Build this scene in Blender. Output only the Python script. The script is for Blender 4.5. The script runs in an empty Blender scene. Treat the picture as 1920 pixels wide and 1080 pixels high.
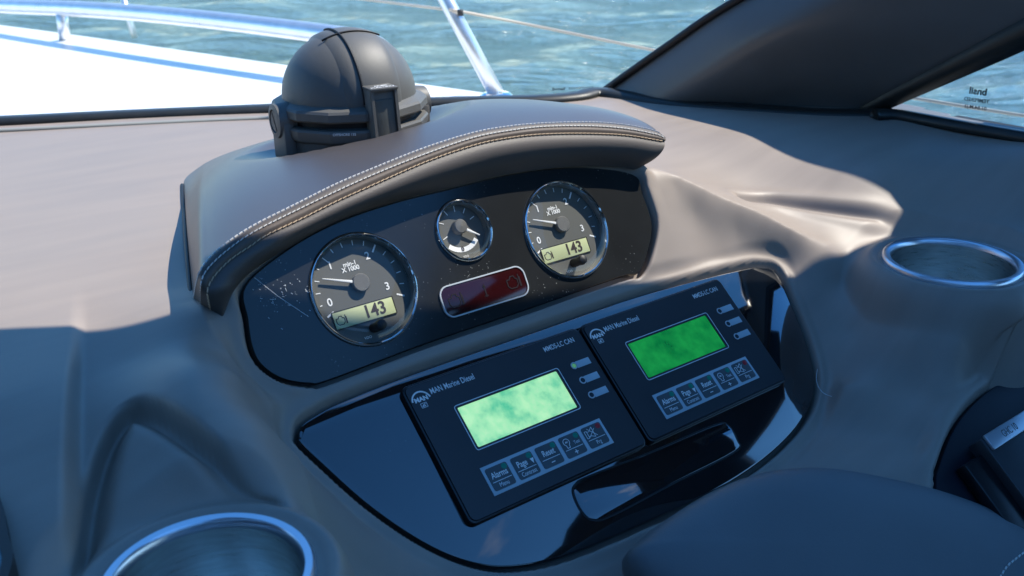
import bpy, bmesh, math, random
import numpy as np
from mathutils import Matrix, Vector
random.seed(4); rng = np.random.default_rng(4)
R_ = math.radians
scene = bpy.context.scene
col = scene.collection

# ------------------------------------------------------------------ camera
F_PX = 1818.77                       # focal length in pixels of the 1920 wide photograph
CAM_M = np.array([[0.7952821677784143, -0.24066133007831292, 0.556424656012477],
                  [-0.6061112431939304, -0.2967644112111068, 0.7379431178027432],
                  [-0.012467336827659936, -0.924128242422805, -0.38187898222992483]])
CAM_P = np.array([0.0, 0.0, 0.285])  # metres: X starboard, Y towards the bow, Z up, dash top at Z = 0
cam_data = bpy.data.cameras.new('camera'); cam = bpy.data.objects.new('camera', cam_data); col.objects.link(cam)
cam_data.sensor_width = 36.0; cam_data.lens = F_PX / 1920 * 36.0
cam_data.clip_start = 0.02; cam_data.clip_end = 6000
mw = Matrix.Identity(4)
for i in range(3):
    mw[i][0] = CAM_M[i, 0]; mw[i][1] = -CAM_M[i, 1]; mw[i][2] = -CAM_M[i, 2]; mw[i][3] = CAM_P[i]
cam.matrix_world = mw
cam_data.dof.use_dof = True; cam_data.dof.focus_distance = 0.86; cam_data.dof.aperture_fstop = 11.0
scene.camera = cam

# ------------------------------------------------------------------ light
SUN = np.array([0.70, -0.15, 1.0]); SUN = SUN / np.linalg.norm(SUN)
SUN_EL = math.asin(SUN[2]); SUN_AZ = math.atan2(SUN[0], SUN[1])
world = bpy.data.worlds.new('World'); scene.world = world; world.use_nodes = True
wn = world.node_tree; wn.nodes.clear()
wout = wn.nodes.new('ShaderNodeOutputWorld'); wbg = wn.nodes.new('ShaderNodeBackground')
sky = wn.nodes.new('ShaderNodeTexSky'); sky.sky_type = 'NISHITA'; sky.sun_disc = False
sky.sun_elevation = SUN_EL; sky.sun_rotation = SUN_AZ
sky.air_density = 1.0; sky.dust_density = 0.0; sky.ozone_density = 6.0
wbg.inputs['Strength'].default_value = 0.15
# broken white cloud spread over the whole sky
wtc = wn.nodes.new('ShaderNodeTexCoord'); wsep = wn.nodes.new('ShaderNodeSeparateXYZ')
wadd = wn.nodes.new('ShaderNodeMath'); wadd.operation = 'ADD'; wadd.inputs[1].default_value = 0.25
wmx = wn.nodes.new('ShaderNodeMath'); wmx.operation = 'MAXIMUM'; wmx.inputs[1].default_value = 0.12
wdiv = wn.nodes.new('ShaderNodeVectorMath'); wdiv.operation = 'DIVIDE'
wcmb = wn.nodes.new('ShaderNodeCombineXYZ')
wno = wn.nodes.new('ShaderNodeTexNoise'); wno.inputs['Scale'].default_value = 3.1; wno.inputs['Detail'].default_value = 8; wno.inputs['Roughness'].default_value = 0.6
wrp = wn.nodes.new('ShaderNodeValToRGB'); wrp.color_ramp.elements[0].position = 0.58; wrp.color_ramp.elements[1].position = 0.86
wmix = wn.nodes.new('ShaderNodeMixRGB'); wmix.inputs['Color2'].default_value = (5.5, 5.7, 6.2, 1)
L = wn.links.new
L(wtc.outputs['Generated'], wsep.inputs[0]); L(wsep.outputs['Z'], wadd.inputs[0]); L(wadd.outputs[0], wmx.inputs[0])
for k in 'XYZ': L(wmx.outputs[0], wcmb.inputs[k])
L(wtc.outputs['Generated'], wdiv.inputs[0]); L(wcmb.outputs[0], wdiv.inputs[1]); L(wdiv.outputs[0], wno.inputs['Vector'])
L(wno.outputs['Fac'], wrp.inputs['Fac']); L(wrp.outputs['Color'], wmix.inputs['Fac']); whs = wn.nodes.new('ShaderNodeHueSaturation'); whs.inputs['Saturation'].default_value = 1.18; whs.inputs['Hue'].default_value = 0.497; whs.inputs['Value'].default_value = 1.05
L(sky.outputs[0], whs.inputs['Color']); L(whs.outputs[0], wmix.inputs['Color1'])
L(wmix.outputs[0], wbg.inputs['Color']); L(wbg.outputs[0], wout.inputs['Surface'])
sun_d = bpy.data.lights.new('sun', 'SUN'); sun_d.energy = 4.0; sun_d.angle = R_(0.53); sun_d.color = (1.0, 0.89, 0.76)
sun_o = bpy.data.objects.new('sun', sun_d); col.objects.link(sun_o)
sun_o.rotation_euler = Vector(SUN).to_track_quat('Z', 'Y').to_euler(); sun_o.location = tuple(SUN * 20)
scene.view_settings.view_transform = 'Standard'; scene.view_settings.look = 'None'
scene.view_settings.exposure = 0.78; scene.view_settings.gamma = 1.0
scene.view_settings.use_white_balance = True; scene.view_settings.white_balance_temperature = 6200; scene.view_settings.white_balance_tint = 10
scene.render.engine = 'CYCLES'
scene.cycles.max_bounces = 10; scene.cycles.transparent_max_bounces = 16
scene.render.resolution_x = 1024; scene.render.resolution_y = 576

# ------------------------------------------------------------------ tracing helpers: a pixel meets a plane of the boat
def ray(px, py): return CAM_M @ np.array([(px - 960) / F_PX, (py - 540) / F_PX, 1.0])
def hit(px, py, o, n):
    d = ray(px, py); return CAM_P + d * (((o - CAM_P) @ n) / (d @ n))
def onZ(px, py, z): return hit(px, py, np.array([0, 0, z]), np.array([0, 0, 1.0]))
def at(px, py, depth): return CAM_P + ray(px, py) * depth
c30, s30 = math.cos(R_(30)), math.sin(R_(30))
Go = np.array([0.3348, 0.6381, -0.0079]); Gx = np.array([1.0, 0, 0]); Gy = np.array([0, s30, c30]); Gn = np.array([0, -c30, s30])
Lo = np.array([0.3304, 0.5838, -0.0727]); Lx = np.array([1.0, 0, 0]); Ly = np.array([0, 0.7784, 0.6278]); Ln = np.array([0, -0.6278, 0.7784])
def onG(px, py, off=0.0): return hit(px, py, Go + Gn * off, Gn)
def onL(px, py, off=0.0): return hit(px, py, Lo + Ln * off, Ln)
def locG(P): return np.array([(P - Go) @ Gx, (P - Go) @ Gy])
def locL(P): return np.array([(P - Lo) @ Lx, (P - Lo) @ Ly])
def frame(o, x, y, n):
    m = Matrix.Identity(4)
    for i in range(3): m[i][0] = x[i]; m[i][1] = y[i]; m[i][2] = n[i]; m[i][3] = o[i]
    return m
def catmull(pts, n=8, closed=False):
    P = np.array(pts, float); N = len(P); out = []
    rngk = range(N) if closed else range(N - 1)
    for i in rngk:
        if closed: a, b, c, d = P[(i - 1) % N], P[i], P[(i + 1) % N], P[(i + 2) % N]
        else: a, b, c, d = P[max(i - 1, 0)], P[i], P[i + 1], P[min(i + 2, N - 1)]
        for k in range(n):
            t = k / n
            out.append(0.5 * (2 * b + (c - a) * t + (2 * a - 5 * b + 4 * c - d) * t * t + (3 * b - a - 3 * c + d) * t ** 3))
    if not closed: out.append(P[-1])
    return np.array(out)
def resample(P, n):
    P = np.array(P, float); d = np.r_[0, np.cumsum(np.linalg.norm(np.diff(P, axis=0), axis=1))]
    t = np.linspace(0, d[-1], n)
    return np.stack([np.interp(t, d, P[:, k]) for k in range(P.shape[1])], 1)
def smooth(a, b, x):
    t = np.clip((x - a) / (b - a), 0, 1); return t * t * (3 - 2 * t)

# ------------------------------------------------------------------ materials
def mat(name, color, rough=0.5, metal=0.0, spec=0.5, bump=None, vary=None, coat=0.0, dust=None, streak=None, emit=None, sheen=0.0):
    m = bpy.data.materials.new(name); m.use_nodes = True; nt = m.node_tree; b = nt.nodes['Principled BSDF']
    b.inputs['Base Color'].default_value = (*color, 1); b.inputs['Roughness'].default_value = rough
    b.inputs['Metallic'].default_value = metal; b.inputs['Specular IOR Level'].default_value = spec
    b.inputs['Coat Weight'].default_value = coat; b.inputs['Coat Roughness'].default_value = 0.03; b.inputs['Coat IOR'].default_value = 1.75
    if sheen: b.inputs['Sheen Weight'].default_value = sheen; b.inputs['Sheen Roughness'].default_value = 0.4
    tc = nt.nodes.new('ShaderNodeTexCoord'); lk = nt.links.new
    if emit: b.inputs['Emission Color'].default_value = (*emit[0], 1); b.inputs['Emission Strength'].default_value = emit[1]
    csock = None
    if vary:                                      # (scale, amount): slow uneven colour
        n = nt.nodes.new('ShaderNodeTexNoise'); n.inputs['Scale'].default_value = vary[0]; n.inputs['Detail'].default_value = 5
        mp = nt.nodes.new('ShaderNodeMapping'); mp.inputs['Scale'].default_value = streak or (1, 1, 1)
        mx = nt.nodes.new('ShaderNodeMixRGB'); a = vary[1]
        mx.inputs['Color1'].default_value = (*[c * (1 - a) for c in color], 1); mx.inputs['Color2'].default_value = (*[min(1, c * (1 + a)) for c in color], 1)
        lk(tc.outputs['Object'], mp.inputs[0]); lk(mp.outputs[0], n.inputs['Vector']); lk(n.outputs['Fac'], mx.inputs['Fac']); csock = mx.outputs[0]
        mr = nt.nodes.new('ShaderNodeMapRange'); mr.inputs['To Min'].default_value = max(0.02, rough * (1 - a)); mr.inputs['To Max'].default_value = min(1, rough * (1 + a))
        lk(n.outputs['Fac'], mr.inputs['Value']); lk(mr.outputs[0], b.inputs['Roughness'])
    if dust:                                      # (scale, threshold, colour): sparse specks
        v = nt.nodes.new('ShaderNodeTexVoronoi'); v.inputs['Scale'].default_value = dust[0]
        rp = nt.nodes.new('ShaderNodeValToRGB'); rp.color_ramp.elements[0].position = 0.0; rp.color_ramp.elements[0].color = (1, 1, 1, 1)
        rp.color_ramp.elements[1].position = dust[1]; rp.color_ramp.elements[1].color = (0, 0, 0, 1)
        n2 = nt.nodes.new('ShaderNodeTexNoise'); n2.inputs['Scale'].default_value = dust[0] * 0.06; n2.inputs['Detail'].default_value = 3
        r2 = nt.nodes.new('ShaderNodeValToRGB'); r2.color_ramp.elements[0].position = 0.5; r2.color_ramp.elements[1].position = 0.62
        mu = nt.nodes.new('ShaderNodeMath'); mu.operation = 'MULTIPLY'
        mx2 = nt.nodes.new('ShaderNodeMixRGB'); mx2.inputs['Color1'].default_value = (*color, 1); mx2.inputs['Color2'].default_value = (*dust[2], 1)
        lk(tc.outputs['Object'], v.inputs['Vector']); lk(tc.outputs['Object'], n2.inputs['Vector'])
        lk(v.outputs['Distance'], rp.inputs['Fac']); lk(n2.outputs['Fac'], r2.inputs['Fac'])
        lk(rp.outputs['Color'], mu.inputs[0]); lk(r2.outputs['Color'], mu.inputs[1]); lk(mu.outputs[0], mx2.inputs['Fac'])
        if csock: lk(csock, mx2.inputs['Color1'])
        csock = mx2.outputs[0]
    if csock: lk(csock, b.inputs['Base Color'])
    if bump:                                      # (scale, strength, distance)
        n = nt.nodes.new('ShaderNodeTexNoise'); n.inputs['Scale'].default_value = bump[0]; n.inputs['Detail'].default_value = 4
        bp = nt.nodes.new('ShaderNodeBump'); bp.inputs['Strength'].default_value = bump[1]; bp.inputs['Distance'].default_value = bump[2]
        lk(tc.outputs['Object'], n.inputs['Vector']); lk(n.outputs['Fac'], bp.inputs['Height']); lk(bp.outputs[0], b.inputs['Normal'])
    return m
def glass_mat(name, tint, ior=1.45, rough=0.0):
    m = bpy.data.materials.new(name); m.use_nodes = True; nt = m.node_tree; nt.nodes.clear()
    o = nt.nodes.new('ShaderNodeOutputMaterial'); mx = nt.nodes.new('ShaderNodeMixShader'); t = nt.nodes.new('ShaderNodeBsdfTransparent')
    g = nt.nodes.new('ShaderNodeBsdfGlossy'); lw = nt.nodes.new('ShaderNodeLayerWeight')
    f = nt.nodes.new('ShaderNodeMath'); f.operation = 'POWER'; f.inputs[1].default_value = 5.0; f0 = ((ior - 1) / (ior + 1)) ** 2
    f2 = nt.nodes.new('ShaderNodeMath'); f2.operation = 'MULTIPLY_ADD'; f2.inputs[1].default_value = 1 - f0; f2.inputs[2].default_value = f0   # Schlick, same from both sides
    t.inputs[0].default_value = (*tint, 1); g.inputs['Roughness'].default_value = rough
    nt.links.new(lw.outputs['Facing'], f.inputs[0]); nt.links.new(f.outputs[0], f2.inputs[0]); nt.links.new(f2.outputs[0], mx.inputs[0]); nt.links.new(t.outputs[0], mx.inputs[1]); nt.links.new(g.outputs[0], mx.inputs[2]); nt.links.new(mx.outputs[0], o.inputs[0])
    return m
VINYL = mat('taupe_vinyl', (0.330, 0.272, 0.226), 0.50, vary=(6.0, 0.15), streak=(1, 7, 1), bump=(900, 0.16, 0.0006), spec=0.5, dust=(160, 0.035, (0.6, 0.57, 0.52)))
LEATHER = mat('dark_leather', (0.085, 0.072, 0.066), 0.34, vary=(14, 0.12), bump=(650, 0.22, 0.0006), spec=0.85, dust=(150, 0.03, (0.5, 0.5, 0.5)))
LEATHER_BAND = mat('brown_leather_band', (0.115, 0.088, 0.070), 0.62, vary=(30, 0.15), bump=(700, 0.25, 0.0006))
POD = mat('soft_dark_leather', (0.165, 0.172, 0.178), 0.5, vary=(12, 0.12), bump=(800, 0.25, 0.0006), spec=0.4, dust=(140, 0.035, (0.5, 0.5, 0.5)))
PIANO = mat('gloss_black_plate', (0.006, 0.007, 0.009), 0.06, vary=(20, 0.5), spec=0.8, coat=1.0, dust=(170, 0.06, (0.42, 0.42, 0.40)))
SATIN_PLATE = mat('dusty_black_plate', (0.020, 0.021, 0.021), 0.15, vary=(18, 0.35), spec=0.5, dust=(260, 0.16, (0.50, 0.50, 0.46)))
RUBBER = mat('black_rubber', (0.012, 0.012, 0.013), 0.55, bump=(500, 0.1, 0.0005))
CASE = mat('navy_black_plastic', (0.034, 0.037, 0.042), 0.38, bump=(1500, 0.12, 0.0003), vary=(40, 0.1))
CASE_EDGE = mat('black_plastic_edge', (0.008, 0.008, 0.010), 0.3)
COMPASS_M = mat('grained_black_plastic', (0.125, 0.122, 0.112), 0.48, bump=(1600, 0.35, 0.0005), vary=(25, 0.15))
COMPASS_L = mat('worn_grey_plastic', (0.085, 0.090, 0.082), 0.5, vary=(60, 0.25), bump=(900, 0.2, 0.0004))
CHROME = mat('chrome', (0.82, 0.82, 0.82), 0.07, 1.0)
RAIL_M = mat('polished_rail', (0.90, 0.89, 0.87), 0.30, 0.75, vary=(30, 0.2))
STEEL = mat('brushed_steel', (0.86, 0.81, 0.72), 0.30, 1.0, vary=(60, 0.35), streak=(1, 1, 8), dust=(240, 0.09, (0.2, 0.19, 0.17)))
RIM = mat('satin_alloy_ring', (0.70, 0.73, 0.80), 0.28, 1.0)
DIAL = mat('grey_dial', (0.105, 0.106, 0.095), 0.55, bump=(1500, 0.1, 0.0003), dust=(300, 0.06, (0.3, 0.3, 0.28)))
WHITE = mat('white_print', (0.86, 0.86, 0.84), 0.5)
PALE = mat('pale_print', (0.78, 0.80, 0.80), 0.5)
HUB = mat('speckled_hub', (0.13, 0.13, 0.125), 0.45, bump=(2500, 0.8, 0.0006), dust=(1500, 0.35, (0.5, 0.5, 0.48)))
LCD = mat('yellow_green_lcd', (0.52, 0.56, 0.30), 0.35)
LCD_INK = mat('lcd_ink', (0.045, 0.030, 0.025), 0.5)
RED_LENS = mat('dark_red_lens', (0.028, 0.0035, 0.004), 0.12, spec=0.6, vary=(30, 0.3), dust=(260, 0.10, (0.35, 0.3, 0.28)))
RED_INK = mat('lens_symbol', (0.010, 0.003, 0.003), 0.4)
KEYPAD = mat('blue_grey_keypad', (0.44, 0.53, 0.58), 0.4)
KEY = mat('dark_key', (0.075, 0.088, 0.096), 0.4, bump=(900, 0.1, 0.0003))
GREEN_DOT = mat('green_dot', (0.006, 0.24, 0.15), 0.35); RED_DOT = mat('red_dot', (0.42, 0.02, 0.03), 0.35)
LED_RING = mat('led_ring', (0.50, 0.54, 0.56), 0.4, 0.0); LED_OFF = mat('led_off', (0.05, 0.065, 0.08), 0.15); LED_ON = mat('led_on', (0.12, 0.26, 0.14), 0.2, emit=((0.3, 1, 0.4), 0.12))
TAN_THREAD = mat('tan_thread', (0.62, 0.46, 0.30), 0.7); WHITE_THREAD = mat('white_thread', (0.74, 0.72, 0.68), 0.7)
PILLAR_M = mat('black_trim', (0.125, 0.120, 0.112), 0.38, bump=(700, 0.25, 0.0006), vary=(9, 0.2))
ROOF_M = mat('dark_headliner', (0.030, 0.030, 0.032), 0.8)
GEL = mat('white_gelcoat', (0.82, 0.82, 0.80), 0.28, vary=(3, 0.03))
GASKET = mat('gasket', (0.020, 0.021, 0.018), 0.45, vary=(40, 0.3)); SEAL = mat('grey_sealant', (0.32, 0.32, 0.28), 0.5)
WIRE = mat('tan_guard_line', (0.70, 0.58, 0.44), 0.6)
SILVER = mat('silver_trim', (0.55, 0.58, 0.62), 0.3, 0.6)
ETCH = mat('etched_mark', (0.02, 0.03, 0.035), 0.5)
WGLASS = glass_mat('clear_glass', (0.97, 0.985, 0.98), 1.25)
SGLASS = glass_mat('tinted_glass', (0.70, 0.80, 0.88), 1.25)
LENS = glass_mat('gauge_lens', (0.97, 0.97, 0.96), 1.42)
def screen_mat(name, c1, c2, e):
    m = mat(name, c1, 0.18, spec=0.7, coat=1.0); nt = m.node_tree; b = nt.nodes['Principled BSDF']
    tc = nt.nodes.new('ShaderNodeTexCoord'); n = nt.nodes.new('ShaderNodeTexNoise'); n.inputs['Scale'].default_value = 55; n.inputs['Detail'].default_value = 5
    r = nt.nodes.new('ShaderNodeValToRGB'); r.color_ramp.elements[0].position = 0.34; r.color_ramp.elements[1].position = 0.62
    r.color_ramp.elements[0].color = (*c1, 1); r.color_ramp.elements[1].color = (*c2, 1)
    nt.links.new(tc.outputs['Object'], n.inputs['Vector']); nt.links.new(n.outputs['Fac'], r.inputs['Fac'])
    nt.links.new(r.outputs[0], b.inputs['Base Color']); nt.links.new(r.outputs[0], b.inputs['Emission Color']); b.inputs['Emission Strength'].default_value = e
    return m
SCREEN_A = screen_mat('backlit_screen_painted_glare', (0.09, 0.50, 0.24), (0.46, 0.80, 0.38), 0.60)  # pale mottled green paints in cloudy sky mirrored on the screen glass
SCREEN_B = screen_mat('backlit_deep_green_screen', (0.003, 0.13, 0.028), (0.012, 0.25, 0.045), 0.60)

# ------------------------------------------------------------------ mesh helpers
def obj(name, verts, faces, m, parent=None, smooth_=True, mats=None):
    me = bpy.data.meshes.new(name); me.from_pydata([tuple(map(float, v)) for v in verts], [], [tuple(f) for f in faces]); me.update()
    me.materials.append(m)
    if smooth_: me.polygons.foreach_set('use_smooth', [True] * len(me.polygons))
    o = bpy.data.objects.new(name, me); col.objects.link(o)
    if parent is not None: o.parent = parent
    return o
def bm_obj(name, bm, m, parent=None, smooth_=False, recalc=True):
    if recalc: bmesh.ops.recalc_face_normals(bm, faces=bm.faces)
    me = bpy.data.meshes.new(name); bm.to_mesh(me); bm.free(); me.materials.append(m)
    if smooth_: me.polygons.foreach_set('use_smooth', [True] * len(me.polygons))
    o = bpy.data.objects.new(name, me); col.objects.link(o)
    if parent is not None: o.parent = parent
    return o
def thing(name, label, cat, m4=None, group=None):
    e = bpy.data.objects.new(name, None); col.objects.link(e); e.empty_display_size = 0.02
    if m4 is not None: e.matrix_world = m4
    return tag(e, label, cat, group)
def tag(o, label, cat, group=None):
    o['label'] = label; o['category'] = cat
    if group: o['group'] = group
    return o
def sharp(o, ang=35):
    me = o.data; bm = bmesh.new(); bm.from_mesh(me)
    for e in bm.edges:
        if len(e.link_faces) == 2 and e.calc_face_angle(0) > R_(ang): e.smooth = False
    bm.to_mesh(me); bm.free(); return o
def lathe(profile, seg=64, a0=0.0, a1=2 * math.pi, center=(0, 0, 0)):
    full = abs(a1 - a0 - 2 * math.pi) < 1e-6; n = seg if full else seg + 1
    V = []; Fc = []
    for r, z in profile:
        for k in range(n):
            a = a0 + (a1 - a0) * k / seg; V.append((center[0] + r * math.cos(a), center[1] + r * math.sin(a), center[2] + z))
    for i in range(len(profile) - 1):
        for k in range(seg):
            k2 = (k + 1) % n; Fc.append((i * n + k, i * n + k2, (i + 1) * n + k2, (i + 1) * n + k))
    return V, Fc
def lathe_obj(name, profile, m, parent=None, seg=64, center=(0, 0, 0), ang=40, **k):
    V, Fc = lathe(profile, seg, center=center, **k)
    return sharp(obj(name, V, Fc, m, parent), ang)
def disc_obj(name, r, z, m, parent=None, center=(0, 0), seg=64):
    V = [(center[0] + r * math.cos(2 * math.pi * k / seg), center[1] + r * math.sin(2 * math.pi * k / seg), z) for k in range(seg)]
    return obj(name, V, [tuple(range(seg))], m, parent, False)
def inset2(P, d):
    P = np.array(P, float); N = len(P); out = []
    area = 0.5 * np.sum(P[:, 0] * np.roll(P[:, 1], -1) - np.roll(P[:, 0], -1) * P[:, 1]); s = 1 if area > 0 else -1
    for i in range(N):
        a = P[i] - P[i - 1]; b = P[(i + 1) % N] - P[i]
        na = np.array([-a[1], a[0]]) / (np.linalg.norm(a) + 1e-12); nb = np.array([-b[1], b[0]]) / (np.linalg.norm(b) + 1e-12)
        m = na + nb; m = m / max(np.linalg.norm(m), 1e-9); k = 1 / max(0.5, m @ nb)
        out.append(P[i] + s * m * d * k)
    return np.array(out)
def rrect(x0, y0, x1, y1, r, n=5):
    out = []
    for cx, cy, a in ((x1 - r, y1 - r, 0), (x0 + r, y1 - r, 90), (x0 + r, y0 + r, 180), (x1 - r, y0 + r, 270)):
        for k in range(n + 1): t = R_(a + 90 * k / n); out.append((cx + r * math.cos(t), cy + r * math.sin(t)))
    return np.array(out)
def slab(name, P, z0, z1, m, parent=None, bev=0.001, smooth_=True, bottom=True):
    P = np.array(P, float); N = len(P)
    rows = [(P, z0), (P, z1 - bev)]
    if bev > 0: rows += [(inset2(P, bev * 0.3), z1 - bev * 0.3), (inset2(P, bev), z1)]
    V = []; Fc = []
    for Q, z in rows: V += [(q[0], q[1], z) for q in Q]
    for i in range(len(rows) - 1):
        for k in range(N): k2 = (k + 1) % N; Fc.append((i * N + k, i * N + k2, (i + 1) * N + k2, (i + 1) * N + k))
    Fc.append(tuple((len(rows) - 1) * N + k for k in range(N)))
    if bottom: Fc.append(tuple(reversed(range(N))))
    bm = bmesh.new(); vs = [bm.verts.new(v) for v in V]
    for fc in Fc: bm.faces.new([vs[i] for i in fc])
    o = bm_obj(name, bm, m, parent, smooth_); return sharp(o, 30)
def sheet(name, P, holes, z, m, parent=None):           # flat sheet with holes
    bm = bmesh.new(); ed = []
    for loop in [P] + holes:
        vs = [bm.verts.new((q[0], q[1], z)) for q in loop]
        for i in range(len(vs)): ed.append(bm.edges.new((vs[i], vs[(i + 1) % len(vs)])))
    bmesh.ops.triangle_fill(bm, use_beauty=True, edges=ed, normal=(0, 0, 1))
    for fc in bm.faces:
        if fc.normal.z < 0: fc.normal_flip()
    return bm_obj(name, bm, m, parent, False, recalc=False)
def ringband(name, P, w, z0, z1, m, parent=None):       # raised outline following P
    P = np.array(P, float); N = len(P); A = inset2(P, -w / 2); B = inset2(P, w / 2)
    rows = [(A, z0), (A, z1), (B, z1), (B, z0)]; V = []; Fc = []
    for Q, z in rows: V += [(q[0], q[1], z) for q in Q]
    for i in range(3):
        for k in range(N): k2 = (k + 1) % N; Fc.append((i * N + k, i * N + k2, (i + 1) * N + k2, (i + 1) * N + k))
    bm = bmesh.new(); vs = [bm.verts.new(v) for v in V]
    for fc in Fc: bm.faces.new([vs[i] for i in fc])
    return bm_obj(name, bm, m, parent)
def tube_data(path, r, seg=10, closed=False):
    P = np.array(path, float); N = len(P); V = []; Fc = []
    rad = r if hasattr(r, '__len__') else [r] * N
    T = np.gradient(P, axis=0); T /= np.linalg.norm(T, axis=1)[:, None] + 1e-12
    up = np.array([0, 0, 1.0]) if abs(T[0][2]) < 0.9 else np.array([1.0, 0, 0])
    u = np.cross(T[0], up); u /= np.linalg.norm(u)
    for i in range(N):
        u = u - T[i] * (u @ T[i]); u /= np.linalg.norm(u); v = np.cross(T[i], u)
        for k in range(seg): a = 2 * math.pi * k / seg; V.append(P[i] + rad[i] * (math.cos(a) * u + math.sin(a) * v))
    for i in range(N - 1):
        for k in range(seg): k2 = (k + 1) % seg; Fc.append((i * seg + k, i * seg + k2, (i + 1) * seg + k2, (i + 1) * seg + k))
    Fc.append(tuple(reversed(range(seg)))); Fc.append(tuple((N - 1) * seg + k for k in range(seg)))
    return V, Fc
def tube(name, path, r, m, parent=None, seg=10):
    V, Fc = tube_data(path, r, seg); return obj(name, V, Fc, m, parent)
def box_bm(bm, x0, y0, z0, x1, y1, z1, M4=None):
    vs = [bm.verts.new(v) for v in ((x0, y0, z0), (x1, y0, z0), (x1, y1, z0), (x0, y1, z0), (x0, y0, z1), (x1, y0, z1), (x1, y1, z1), (x0, y1, z1))]
    for fc in ((3, 2, 1, 0), (4, 5, 6, 7), (0, 1, 5, 4), (1, 2, 6, 5), (2, 3, 7, 6), (3, 0, 4, 7)): bm.faces.new([vs[i] for i in fc])
    if M4 is not None:
        for v in vs: v.co = M4 @ v.co
    return vs
def box(name, x0, y0, z0, x1, y1, z1, m, parent=None, bev=0.0, M4=None):
    bm = bmesh.new(); box_bm(bm, x0, y0, z0, x1, y1, z1)
    if bev: bmesh.ops.bevel(bm, geom=list(bm.edges), offset=bev, segments=2, affect='EDGES', profile=0.5)
    if M4 is not None: bm.transform(M4)
    return sharp(bm_obj(name, bm, m, parent, True), 40)
def prism(name, quads3, m, parent=None):               # list of (verts, faces)
    V = []; Fc = []
    for v, fcs in quads3:
        b = len(V); V += list(v); Fc += [tuple(b + i for i in fc) for fc in fcs]
    return obj(name, V, Fc, m, parent, False)
def text(name, s, size, x, y, z, m, parent, align='CENTER', fat=0.0, sx=1.0, mirror=False, shear=0.0, rot=0.0):
    cu = bpy.data.curves.new(name, 'FONT'); cu.body = s; cu.size = size; cu.align_x = align; cu.align_y = 'CENTER'
    cu.extrude = 0.00008; cu.offset = fat * size; cu.resolution_u = 4; cu.shear = shear
    t = bpy.data.objects.new(name, cu); col.objects.link(t)
    dg = bpy.context.evaluated_depsgraph_get(); me = bpy.data.meshes.new_from_object(t.evaluated_get(dg))
    bpy.data.objects.remove(t); bpy.data.curves.remove(cu)
    k = -1 if mirror else 1
    me.transform(Matrix.Translation((x, y, z)) @ Matrix.Rotation(rot, 4, 'Z') @ Matrix.Diagonal((sx * k, 1, 1, 1)))
    me.materials.clear(); me.materials.append(m)
    o = bpy.data.objects.new(name, me); col.objects.link(o); o.parent = parent; return o
def strips(name, segs, w, z, m, parent, h=0.0002):     # flat printed strokes: list of polylines
    bm = bmesh.new()
    for pl in segs:
        pl = np.array(pl, float)
        for a, b in zip(pl[:-1], pl[1:]):
            d = b - a; l = np.linalg.norm(d); d = d / max(l, 1e-9); nn = np.array([-d[1], d[0]]) * w / 2
            q = [a - nn, b - nn, b + nn, a + nn]
            bot = [bm.verts.new((p[0], p[1], z - h)) for p in q]; top = [bm.verts.new((p[0], p[1], z)) for p in q]
            bm.faces.new(top)
            for i in range(4): bm.faces.new((bot[i], bot[(i + 1) % 4], top[(i + 1) % 4], top[i]))
    return bm_obj(name, bm, m, parent)

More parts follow.
